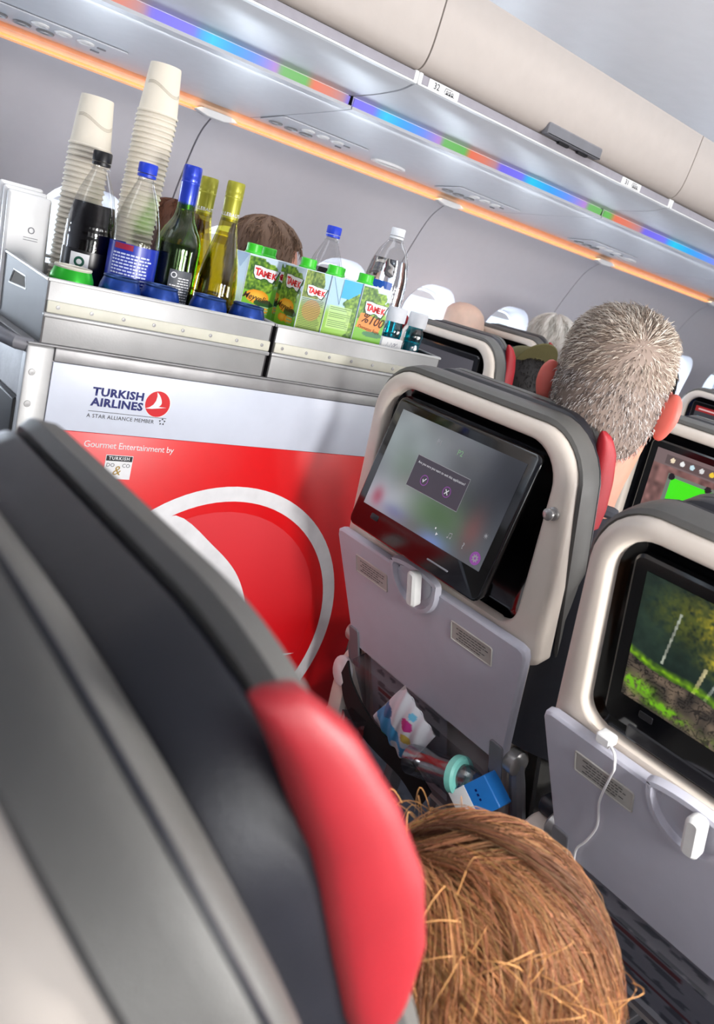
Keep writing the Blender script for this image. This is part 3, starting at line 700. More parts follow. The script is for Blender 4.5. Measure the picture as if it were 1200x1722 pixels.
# clear soda with blue cap and blue label
t, pf = pet(0.572, 1.378, 0.0405, 0.296, 'blue', 'nearly empty clear soda bottle with blue cap and blue label', 0.03, [(0.150, 0.235, 10)], M_pet)
lb = obj('label', mesh('label', *band(pf, 0.055, 0.165, AV - 2.6, AV + 2.6)), mat('blue_label', (30, 52, 168), 0.3), t)
obj('label_red_band', on_bottle([rect(-0.026 + 0.004 * k, -0.022 + 0.004 * k, 0.155, 0.164) for k in range(8)], 0.0407, AV, 0.0), mat('label_red', (150, 30, 60), 0.4), lb)
lines = []
for row in range(17):
    a = -0.027
    while a < 0.033:
        w = random.uniform(0.003, 0.009)
        n = max(1, int(w / 0.003)); 
        for q in range(n): lines.append(rect(a + w * q / n, a + w * (q + 1) / n, 0.062 + row * 0.0053, 0.062 + row * 0.0053 + 0.0026))
        a += w + 0.0014
obj('label_text', on_bottle(lines, 0.0407, AV, 0.0), mat('label_text_white', (206, 214, 240), 0.4), lb)
# second cola bottle behind the cartons
pet(1.020, 1.462, 0.043, 0.294, 'blue', 'clear bottle with blue cap and dark drink behind the juice cartons', 0.210, (), M_cola)
# big water bottle
wp = [(0.030, 0.0), (0.045, 0.004), (0.0475, 0.014), (0.0475, 0.20), (0.0465, 0.225), (0.041, 0.255), (0.030, 0.283), (0.0175, 0.300), (0.0140, 0.306), (0.0135, 0.325)]
t, pf = pet(1.169, 1.441, 0.0475, 0.328, 'white', 'large clear water bottle with white cap and blue label', 0.262, [(0.07, 0.20, 6)], mat_glass('water', (250, 252, 252), 1.33), wp)
lb = obj('label', on_bottle([rect(-0.022 + 0.0055 * k, -0.022 + 0.0055 * (k + 1), 0.15, 0.215) for k in range(8)], 0.0477, AV - 0.25, 0.0, 0.0008), mat('water_label', (24, 84, 176), 0.35), t)
obj('label_peak', on_bottle([((-0.015, 0.188), (0.015, 0.188), (0.004, 0.205), (-0.002, 0.198), (-0.007, 0.202))], 0.0477, AV - 0.25, 0.0, 0.0016), M_wprint, lb)
obj('label_rule', on_bottle([rect(-0.018 + 0.006 * k, -0.012 + 0.006 * k, 0.166, 0.17) for k in range(6)], 0.0477, AV - 0.25, 0.0, 0.0016), M_wprint, lb)

# wine
def wine(x, y, H, prof, glass, liquid, fill, foil, foil_h, label, r):
    t = thing('wine_bottle', label, 'bottle', (x, y, ZF), 0, 'wine bottles in the rear drawer')
    p2 = [(float(np.interp(z, [p[1] for p in prof], [p[0] for p in prof])), z) for z in np.linspace(0, H - 0.004, 60)]
    obj('glass', mesh('glass', *lathe(p2, 36, (0, 0, 0), (True, False))), glass, t)
    obj('wine', mesh('wine', *lathe([(0.0006, 0.004)] + interp_prof(p2, 0.005, fill, 0.003, 40) + [(0.0006, fill)], 36)), liquid, t)
    fp = [(0.0146, H - foil_h), (0.0152, H - foil_h + 0.0005), (0.0156, H - 0.03), (0.0160, H - 0.029), (0.0160, H - 0.0265), (0.0157, H - 0.026), (0.0160, H - 0.023), (0.0160, H - 0.019), (0.0157, H - 0.018), (0.0160, H - 0.015), (0.0159, H - 0.003), (0.0148, H), (0.0005, H)]
    fo = obj('foil', mesh('foil', *lathe(fp, 32)), foil, t)
    return t, p2, fo
M_fblue = mat('blue_foil', (34, 62, 190), 0.3, 0.35, coat=0.3); M_fol = mat('olive_foil', (166, 164, 52), 0.34, 0.35)
bord = [(0.032, 0.0), (0.0365, 0.003), (0.038, 0.010), (0.038, 0.178), (0.0368, 0.190), (0.032, 0.204), (0.0235, 0.218), (0.0178, 0.229), (0.0154, 0.242), (0.0146, 0.312)]
t, pf, fo = wine(0.656, 1.391, 0.315, bord, M_ggreen, M_wine, 0.183, M_fblue, 0.072, 'green glass bottle of red wine with blue foil neck', 0.038)
lb = obj('label', on_bottle([rect(-0.012 + 0.0045 * k, -0.012 + 0.0045 * (k + 1), 0.045, 0.142) for k in range(9)], 0.038, AV + 0.25, 0.0, 0.0008), mat('slate_label', (78, 82, 88), 0.5), t)
lines = []
for row in range(18):
    a = -0.009 + (0.013 if row < 3 else 0)
    while a < 0.024:
        w = random.uniform(0.003, 0.007); lines.append(rect(a, min(a + w, 0.0265), 0.128 - row * 0.0045, 0.1298 - row * 0.0045)); a += w + 0.0012
obj('label_text', on_bottle(lines, 0.038, AV + 0.25, 0.0, 0.0014), M_wprint, lb)
obj('label_seal', on_bottle(ring_polys(0.0035, 0.0052, 16, (-0.004, 0.133)), 0.038, AV + 0.25, 0.0, 0.0014), M_wprint, lb)
burg = [(0.032, 0.0), (0.0368, 0.003), (0.038, 0.010), (0.038, 0.115), (0.0365, 0.140), (0.0325, 0.165), (0.0265, 0.190), (0.0208, 0.213), (0.0170, 0.232), (0.0150, 0.25), (0.0146, 0.308)]
for x, y, lb_, fl_ in ((0.737, 1.381, 'nearer bottle of white wine with olive foil neck', 0.225), (0.731, 1.472, 'white wine bottle with olive foil, behind the blue-necked bottle', 0.235)):
    t, pf, fo = wine(x, y, 0.311, burg, M_gyel, M_wwine, fl_, M_fol, 0.068, lb_, 0.038)
    tm = text('CHARDONNAY' if False else 'ALLEBAUT', 0.0085, (0, 0, 0), (1, 0, 0), (0, 1, 0), align='CENTER', bold=0.0001)
    for vt in tm.vertices:
        a = AV + vt.co.x / 0.0156; vt.co = Vector((0.0163 * math.cos(a), 0.0163 * math.sin(a), 0.252 + vt.co.y))
    obj('foil_lettering', tm, M_wprint, fo)

# teal bottles with white caps
M_teal = mat_clear('teal_plastic', (40, 190, 200), 0.5, lo=0.06); M_tealf = mat('teal_liquid', (16, 150, 160), 0.2)
for x, y, l in ((1.2015, 1.341, 'teal plastic bottle with white cap at the drawer end'), (1.157, 1.360, 'second teal plastic bottle, mostly hidden behind the first')):
    t = thing('teal_bottle', l, 'bottle', (x, y, ZF), 0, 'teal bottles at the drawer end')
    pf = [(0.018, 0), (0.0225, 0.003), (0.0235, 0.01), (0.0222, 0.05), (0.0195, 0.09), (0.0188, 0.105), (0.0205, 0.115), (0.0200, 0.128), (0.0165, 0.135), (0.0160, 0.150)]
    pz = [(float(np.interp(z, [p[1] for p in pf], [p[0] for p in pf])), z) for z in np.linspace(0, 0.15, 30)]
    n = 12
    obj('bottle_wall', mesh('wall', *lathe(pz, n, (0, 0, 0), (True, False))), M_teal, t)
    obj('liquid', mesh('liq', *lathe([(0.0005, 0.002)] + interp_prof(pz, 0.003, 0.108, 0.0015, 14) + [(0.0005, 0.108)], n)), M_tealf, t)
    obj('cap', mesh('cap', *cap_mesh(0.0205, 0.140, 0.030, 36)), M_caps['white'], t)
# ---- juice cartons
def c3(*c): return np.array(c, float) / 255.0
def foliage(img, mask, seed, dark=(52, 96, 30), light=(150, 190, 60)):
    h, w = img.shape[:2]
    n = 0.5 * smooth_noise(h, w, 5, seed) + 0.5 * smooth_noise(h, w, 2.2, seed + 1)
    n = np.clip((n - 0.25) / 0.5, 0, 1)[..., None]
    col = c3(*dark) * (1 - n) + c3(*light) * n
    img[mask] = col[mask]
def carton_front(kind, seed):
    h, w = 132, 50; Y, X = np.mgrid[0:h, 0:w]; s = X / (w - 1); t = np.minimum(Y / (h - 1) / 0.5, 1.1)
    img = np.zeros((h, w, 3)); sky = c3(206, 224, 240); grass = c3(120, 190, 50)
    k = np.clip((t - 0.55 + 0.1 * s) / 0.12, 0, 1)[..., None]; img[:] = sky * (1 - k) + grass * k
    edge = 0.62 + 0.22 * smooth_noise(h, w, 6, seed + 5) + 0.25 * np.sin(t * 4.2) - 0.25 * (t < 0.1)
    m = (s < edge) & (t < 0.66) & (t > 0.02)
    foliage(img, m, seed)
    if kind == 'fruit':
        for cx, cy, rx, ry in ((0.44, 0.76, 0.36, 0.135), (0.36, 0.99, 0.2, 0.08), (0.66, 1.0, 0.2, 0.08)):
            d = ((s - cx) / rx) ** 2 + ((t - cy) / ry) ** 2; mm = d < 1 - 0.18 * np.exp(-((s - cx) / 0.06) ** 2) * (t < cy)
            sh = np.clip(1 - d, 0, 1)[..., None]; col = c3(236, 146, 24) * (1 - sh) + c3(250, 196, 74) * sh; img[mm] = col[mm]
        m = (((s - 0.68) / 0.3) ** 2 + ((t - 0.87) / 0.075) ** 2 < 1) & (s > 0.36) & (t > 0.81 + 0.05 * (0.6 - s)); img[m] = c3(40, 84, 40)
    elif kind == 'hundred':
        m = (np.abs(s - 0.48 + 0.25 * (t - 0.72)) < 0.42) & (np.abs(t - 0.73 - 0.12 * (s - 0.5)) < 0.15); img[m] = c3(240, 140, 52)
        m = (((s - 0.66) / 0.36) ** 2 + ((t - 0.93) / 0.06) ** 2 < 1); img[m] = c3(60, 130, 80)
    return img
def carton_side(kind, seed):
    h, w = 132, 46; Y, X = np.mgrid[0:h, 0:w]; s = X / (w - 1); t = np.minimum(Y / (h - 1) / 0.5, 1.1)
    img = np.zeros((h, w, 3)); sky = c3(178, 214, 240); grass = c3(150, 200, 80)
    k = np.clip((t - 0.5) / 0.2, 0, 1)[..., None]; img[:] = sky * (1 - k) + grass * k
    if kind == 'panel':        # pale green text panel with tree at the right
        m = (s > 0.45 + 0.3 * np.abs(t - 0.45) + 0.25 * smooth_noise(h, w, 5, seed)) & (t > 0.2); foliage(img, m, seed)
        m = (t < 0.36) & (s > 0.38) & (t < 0.03 + 0.5 * (1 - s) + 0.16); img[m] = c3(52, 176, 226)
        m = (t > 0.52) & (t < 0.97) & (s > 0.1) & (s < 0.86); img[m] = 0.25 * img[m] + 0.75 * c3(196, 226, 150)
    elif kind == 'recipe':
        m = (s < 0.7 + 0.25 * np.sin(t * 7) * 0.5) & (t < 0.5); foliage(img, m, seed, (60, 90, 40), (150, 170, 80))
        m = t > 0.42; img[m] = 0.6 * img[m] + 0.4 * c3(150, 150, 90)
        m = ((s - 0.5) / 0.38) ** 2 + ((t - 0.72) / 0.2) ** 2 < 1; img[m] = 0.5 * img[m] + 0.5 * c3(226, 140, 80)
    else:                      # blue with folded ear
        img[:] = c3(150, 190, 214) * (1 - k) + c3(150, 190, 110) * k
        m = np.abs(s - 0.5) < 0.5 - t * 1.7; img[m] = c3(50, 124, 178)
    return img
CW, CD, CH = 0.075, 0.058, 0.2
BADGE = [(-0.0245, 0.010), (-0.012, 0.0105), (0.0, 0.0085), (0.012, 0.0085), (0.0265, 0.0075), (0.0215, -0.0045), (0.0165, -0.0135), (0.010, -0.0125), (0.005, -0.0095), (-0.001, -0.0085), (-0.008, -0.0115), (-0.0185, -0.0105), (-0.0235, -0.003)]
M_orange_ink = mat('script_ink', (70, 30, 12), 0.5)
def badge(par, O, U, V, k=1.0):
    b = obj('brand_badge_edge', flat([(x * 1.09 * k + 0.0006, y * 1.12 * k - 0.0004) for x, y in BADGE], O, U, V, 0.0003), mat('badge_green', (30, 74, 44), 0.5), par)
    obj('brand_badge', flat([(x * k, y * k) for x, y in BADGE], O, U, V, 0.0006), M_wprint, par)
    U_ = Vector(U).normalized(); V_ = Vector(V).normalized()
    for i, ch in enumerate('TAMEK'):
        hh = (0.0165, 0.0150, 0.0138, 0.0132, 0.0136)[i]
        obj('brand_letter', text(ch, hh * k, Vector(O) + U_ * (-0.0215 + 0.0087 * i - (0.0012 if i == 1 else 0)) * k + V_ * (-0.0052 - 0.0004 * i) * k, U, V, bold=0.0007 * k, lift=0.0009), M_redp, par)
def carton(x, y, rz, label, front='fruit', side_l=None, side_r=None, seed=1, detail=True):
    t = thing('juice_carton', label, 'carton', (x, y, ZF), rz, 'juice cartons in the front drawer')
    b = obj('carton_body', mesh('body', *box(-CW / 2, CW / 2, -CD / 2, CD / 2, 0, CH, 0.0012)), mat('carton_board', (214, 226, 236), 0.4, var=0.02), t)
    fx, fz = -CD / 2, CH
    capx = -0.012
    cp = obj('cap', mesh('cap', *join(cap_mesh(0.0150, CH + 0.004, 0.015, 36), )), M_caps['green'], t, (capx, 0.004, 0))
    obj('cap_base', mesh('capb', *lathe([(0.0175, CH), (0.0175, CH + 0.002), (0.0150, CH + 0.0045)], 28)), M_caps['green'], cp)
    y0 = -CD / 2 - 0.0004
    O0 = (-CW / 2 + 0.001, y0, 0.001)
    if front in ('fruit', 'hundred'):
        fp = obj('front_print', picture(carton_front(front, seed), O0, (CW - 0.002, 0, 0), (0, 0, CH - 0.002), M_print), None, t)
        badge(t, (0.004, y0, 0.170 if front == 'fruit' else 0.158), (1, 0, 0), (0, 0, 1), 1.12)
        if front == 'fruit':
            obj('script_name', text('Meyvelim', 0.0165, (-0.006, y0, 0.116), (1, 0, -0.1), (0.1, 0, 1), align='CENTER', bold=0.0002, shear=0.35, lift=0.0006), M_orange_ink, t)
            obj('leaf_lines', strip_mesh([rect(0.002 + 0.001 * q, 0.022, 0.022 - 0.006 * q, 0.0245 - 0.006 * q) for q in range(3)], (0.004, y0, 0.083), (1, 0, 0), (0, 0, 1), 0.0006), mat('leaf_print', (150, 190, 130), 0.5), t)
        else:
            obj('script_name', text('%100', 0.0265, (0.003, y0, 0.126), (1, 0, -0.12), (0.1, 0, 1), align='CENTER', bold=0.0003, shear=0.3, lift=0.0006), M_orange_ink, t)
            obj('script_line', text('Domates Suyu', 0.0098, (-0.001, y0, 0.113), (1, 0, -0.12), (0.1, 0, 1), align='CENTER', shear=0.2, lift=0.0006), M_orange_ink, t)
    elif front == 'panel':
        obj('front_print', picture(carton_side('panel', seed), O0, (CW - 0.002, 0, 0), (0, 0, CH - 0.002), M_print), None, t)
        ln = []
        for r in range(11):
            if r in (2, 6): continue
            ln.append(rect(-0.027, 0.018 + random.uniform(-0.006, 0.006), 0.143 - 0.0036 * r, 0.1440 - 0.0036 * r))
        obj('small_print', strip_mesh(ln, (0, y0, 0), (1, 0, 0), (0, 0, 1), 0.0006), mat('green_ink', (90, 130, 80), 0.5), t)
        obj('fold_line', strip_mesh([((-0.0095, 0.198), (-0.0085, 0.198), (-0.0085, 0.15), (-0.0095, 0.15)), ((-0.034, 0.198), (-0.033, 0.198), (-0.0085, 0.151), (-0.0095, 0.150))], (0, y0, 0), (1, 0, 0), (0, 0, 1), 0.0006), mat('fold_grey', (120, 150, 170), 0.5), t)
    for sgn, sd in ((-1, side_l), (1, side_r)):
        if not sd: continue
        X = sgn * (CW / 2 + 0.0004); U = (0, -sgn * -1.0, 0)
        U = (0, -1, 0) if sgn < 0 else (0, 1, 0)
        O1 = (X, (CD / 2 - 0.001) * (1 if sgn < 0 else -1), 0.001)
        obj('side_print', picture(carton_side(sd, seed + 3), O1, tuple(u * (CD - 0.002) for u in U), (0, 0, CH - 0.002), M_print), None, t)
        if sd == 'recipe':
            badge(t, (X, 0.002 * sgn, 0.164), U, (0, 0, 1), 0.9)
            obj('small_print', strip_mesh([rect(-0.026, 0.022 + random.uniform(-0.004, 0.004), 0.147 - 0.0030 * r, 0.1478 - 0.0030 * r) for r in range(21)], (X, 0, 0), U, (0, 0, 1), 0.0006), M_ink, t)
    return t
carton(0.8530, 1.449, 0, 'juice carton with orange fruit print, leftmost in the front drawer', 'fruit', 'ear', None, 11)
carton(0.9055, 1.3490, -PI / 2, 'juice carton turned edge-on with text panel, right of the leftmost carton', 'fruit', None, 'recipe', 21)
carton(0.9740, 1.3400, 0, 'juice carton showing pale green text panel and blue fold', 'panel', 'ear', None, 31)
carton(1.0520, 1.3400, 0, 'juice carton reading %100 with orange label, rightmost', 'hundred', 'ear', None, 41)
carton(0.9350, 1.5300, 0, 'juice carton in the back row, only its green cap showing, left one', 'fruit', None, None, 51)
carton(1.1200, 1.5320, 0, 'juice carton in the back row, only its green cap showing, right one', 'fruit', None, None, 61)
cd = thing('sugar_box', 'small white box with handwritten mark in the front drawer', 'box', (1.1235, 1.322, ZF), 0.0)
bx = obj('box_body', mesh('box', *box(-0.028, 0.028, -0.009, 0.009, 0, 0.108, 0.0015)), M_white, cd)
pth = [(-0.016, 0.088), (-0.012, 0.099), (-0.010, 0.089), (-0.006, 0.09), (-0.002, 0.099), (0.002, 0.09), (0.004, 0.097), (0.009, 0.098), (0.006, 0.092), (0.014, 0.099), (0.016, 0.091)]
obj('handwriting', strip_mesh([(a, b, (b[0], b[1] + 0.0011), (a[0], a[1] + 0.0011)) for a, b in zip(pth[:-1], pth[1:])], (0, -0.0092, 0), (1, 0, 0), (0, 0, 1), 0.0005), mat('pen_ink', (30, 36, 90), 0.5), bx)

# ================================================================== SEATS
def img_quit():
    h, w = 90, 150; Y, X = np.mgrid[0:h, 0:w]; s = X / (w - 1); t = Y / (h - 1)
    img = np.ones((h, w, 3)) * c3(104, 106, 112)
    g = lambda cx, cy, rx, ry: np.exp(-(((s - cx) / rx) ** 2 + ((t - cy) / ry) ** 2))[..., None]
    img += g(0.12, 0.28, 0.28, 0.32) * c3(44, 52, 48) + g(0.1, 0.85, 0.25, 0.2) * c3(60, 58, 62)
    img -= g(0.95, 0.3, 0.3, 0.6) * c3(56, 56, 56)
    n = smooth_noise(h, w, 22, 3)[..., None]
    gr = g(0.58, 0.75, 0.22, 0.22); img = img * (1 - 0.75 * gr) + c3(56, 86, 42) * 0.75 * gr
    gr = g(0.2, 0.5, 0.12, 0.16); img = img * (1 - 0.5 * gr) + c3(92, 110, 90) * 0.5 * gr
    gr = g(0.85, 0.72, 0.07, 0.2); img = img * (1 - 0.5 * gr) + c3(120, 60, 60) * 0.5 * gr
    gr = g(0.62, 1.0, 0.12, 0.10); img = img * (1 - 0.7 * gr) + c3(110, 140, 210) * 0.7 * gr
    gr = g(0.09, 0.87, 0.05, 0.09); img = img * (1 - 0.8 * gr) + c3(150, 62, 80) * 0.8 * gr
    gr = g(0.27, 0.93, 0.11, 0.07); img = img * (1 - 0.6 * gr) + c3(96, 106, 150) * 0.6 * gr
    return img * (0.86 + 0.28 * n)
def img_forest():
    h, w = 150, 240; Y, X = np.mgrid[0:h, 0:w]; s = X / (w - 1); t = Y / (h - 1)
    n1 = smooth_noise(h, w, 26, 1); n2 = smooth_noise(h, w, 9, 2); n3 = smooth_noise(h, w, 4, 3)
    n = 0.45 * n1 + 0.35 * n2 + 0.2 * n3
    img = (c3(14, 26, 22) * (1 - n[..., None]) + c3(44, 66, 52) * n[..., None])
    def blob(cx, cy, rx, ry, col, k=1.0, sd=5):
        q = np.exp(-(((s - cx) / rx) ** 2 + ((t - cy) / ry) ** 2)) * np.clip(2.2 * (0.5 * smooth_noise(h, w, 5, sd) + 0.5 * smooth_noise(h, w, 2.5, sd + 1)) - 0.45, 0, 1.2)
        q = np.clip(q * k, 0, 1)[..., None]; nonlocal_img[:] = nonlocal_img * (1 - q) + c3(*col) * q
    nonlocal_img = img
    blob(0.42, 0.16, 0.20, 0.14, (196, 176, 44), 1.2, 5); blob(0.2, 0.2, 0.12, 0.16, (84, 92, 36), 1.0, 9); blob(0.42, 0.40, 0.10, 0.08, (190, 176, 50), 1.3, 13); blob(0.55, 0.12, 0.12, 0.1, (210, 160, 30), 1.1, 15)
    blob(0.85, 0.2, 0.18, 0.2, (150, 150, 50), 0.9, 19)
    for x0, x1, y0, y1, wd_, col in ((0.185, 0.15, 0.18, 0.60, 0.010, (170, 176, 160)), (0.335, 0.305, 0.46, 0.70, 0.016, (196, 186, 140)), (0.40, 0.345, 0.46, 0.76, 0.012, (150, 160, 150)), (0.62, 0.60, 0.2, 0.75, 0.016, (150, 150, 130)), (0.78, 0.77, 0.3, 0.8, 0.02, (120, 120, 104)), (0.92, 0.93, 0.15, 0.75, 0.018, (130, 130, 120))):
        xc = x0 + (x1 - x0) * (t - y0) / (y1 - y0); m = (np.abs(s - xc) < wd_ * 0.5) & (t > y0) & (t < y1); img[m] = c3(*col) * (0.65 + 0.5 * n3[m])[:, None]
    ridge = 0.60 + 0.16 * s + 0.02 * np.sin(s * 14)
    q = np.clip(1 - np.abs(t - ridge - 0.02) / 0.05, 0, 1) * (0.4 + 0.9 * n3); q = np.clip(q, 0, 1)[..., None]; img[:] = img * (1 - q) + c3(142, 200, 24) * q
    low = t > ridge + 0.05
    rock = (c3(44, 40, 36) * (1 - n2[..., None]) + c3(128, 110, 92) * n2[..., None]); m1 = smooth_noise(h, w, 13, 31); m2 = smooth_noise(h, w, 11, 32)
    cell = (np.abs((m1 * 5) % 1 - 0.5) > 0.43) | (np.abs((m2 * 4 + t * 9) % 1 - 0.5) > 0.44)
    rock[cell] *= 0.45; img[low] = rock[low]
    for cx, cy, rx, ry in ((0.06, 0.86, 0.08, 0.05), (0.2, 0.93, 0.1, 0.04), (0.55, 0.98, 0.1, 0.06), (0.8, 0.93, 0.1, 0.05)): blob(cx, cy, rx, ry, (120, 190, 30), 1.5, int(cx * 50))
    return img * 0.92
def img_pool():
    h, w = 90, 150; Y, X = np.mgrid[0:h, 0:w]; s = X / (w - 1); t = Y / (h - 1)
    n = smooth_noise(h, w, 6, 8)[..., None]
    img = c3(128, 92, 88) * (0.7 + 0.5 * n)
    m = (t < 0.2); img[m] = c3(118, 100, 100)
    m = (s > 0.16) & (s < 0.86) & (t > 0.27) & (t < 0.93); img[m] = c3(110, 120, 110)
    m = (s > 0.19) & (s < 0.83) & (t > 0.32) & (t < 0.88); img[m] = c3(66, 230, 24)
    for cx, cy in ((0.19, 0.31), (0.83, 0.31), (0.19, 0.89), (0.83, 0.89), (0.51, 0.31), (0.51, 0.89)):
        m = ((s - cx) * 1.67) ** 2 + (t - cy) ** 2 < 0.0022; img[m] = c3(20, 20, 24)
    m = (t > 0.05) & (t < 0.17) & (s > 0.1) & (s < 0.9); img[m] = c3(92, 78, 78)
    for k in range(9):
        m = ((s - 0.16 - 0.085 * k) * 1.67) ** 2 + (t - 0.11) ** 2 < 0.0011; img[m] = c3(*[(240, 220, 190), (240, 240, 240), (200, 230, 240), (220, 220, 220), (240, 200, 60), (90, 160, 230), (230, 80, 60), (60, 60, 60), (120, 200, 90)][k])
    return img
def img_map():
    h, w = 90, 150; Y, X = np.mgrid[0:h, 0:w]; s = X / (w - 1); t = Y / (h - 1); n = smooth_noise(h, w, 9, 4)[..., None]
    img = np.ones((h, w, 3)) * c3(58, 58, 62)
    m = t < 0.13; img[m] = c3(150, 34, 34)
    m = (t > 0.24) & (t < 0.62) & (s > 0.06) & (s < 0.72); sky = c3(120, 196, 226) * np.ones_like(img); img[m] = sky[m]
    land = m & (t > 0.38 + 0.02 * np.sin(9 * s)); g = c3(70, 96, 56) * (1 - n) + c3(130, 150, 90) * n; img[land] = g[land]
    m = (t > 0.66) & (t < 0.7) & (s > 0.06) & (s < 0.5); img[m] = c3(170, 170, 170)
    m = (t > 0.3) & (s > 0.76) & (s < 0.95) & (t < 0.9); img[m] = c3(90, 96, 90)
    m = (t > 0.05) & (t < 0.085) & (s > 0.05) & (s < 0.32); img[m] = c3(220, 180, 180)
    return img
def img_dark():
    h, w = 60, 100; Y, X = np.mgrid[0:h, 0:w]; s = X / (w - 1); t = Y / (h - 1)
    img = np.ones((h, w, 3)) * c3(62, 60, 66) + (0.08 * s)[..., None]  # greyish reflection on the dark screen is painted into its picture
    g = np.exp(-(((s - 0.6) / 0.06) ** 2 + ((t - 0.8) / 0.12) ** 2))[..., None]
    return img * (1 - 0.4 * g) + c3(90, 150, 90) * 0.4 * g
IMGS = {}
def screen_img(k):
    if k not in IMGS: IMGS[k] = {'quit': img_quit, 'forest': img_forest, 'pool': img_pool, 'map': img_map, 'dark': img_dark}[k]()
    return IMGS[k]

M_mesh = mat_clear('pocket_mesh', (214, 214, 220), 0.25, 0.5, lo=0.08)
M_card = mat_vc('safety_card_print', rough=0.4)
M_latch = mat('latch_white', (226, 226, 224), 0.35)
M_bolt = mat('bolt_metal', (170, 168, 166), 0.3, 0.6)
M_icon = mat('icon_white', (210, 210, 212), 0.4, emit=(200, 204, 206), estr=0.7)
M_iconp = mat('icon_purple', (120, 60, 130), 0.4, emit=(150, 84, 168), estr=0.5)
M_dialog = mat('dialog_panel', (40, 38, 44), 0.4, emit=(74, 68, 80), estr=0.8)
M_dim = mat('icon_grey', (120, 120, 124), 0.4, emit=(150, 152, 156), estr=0.6)

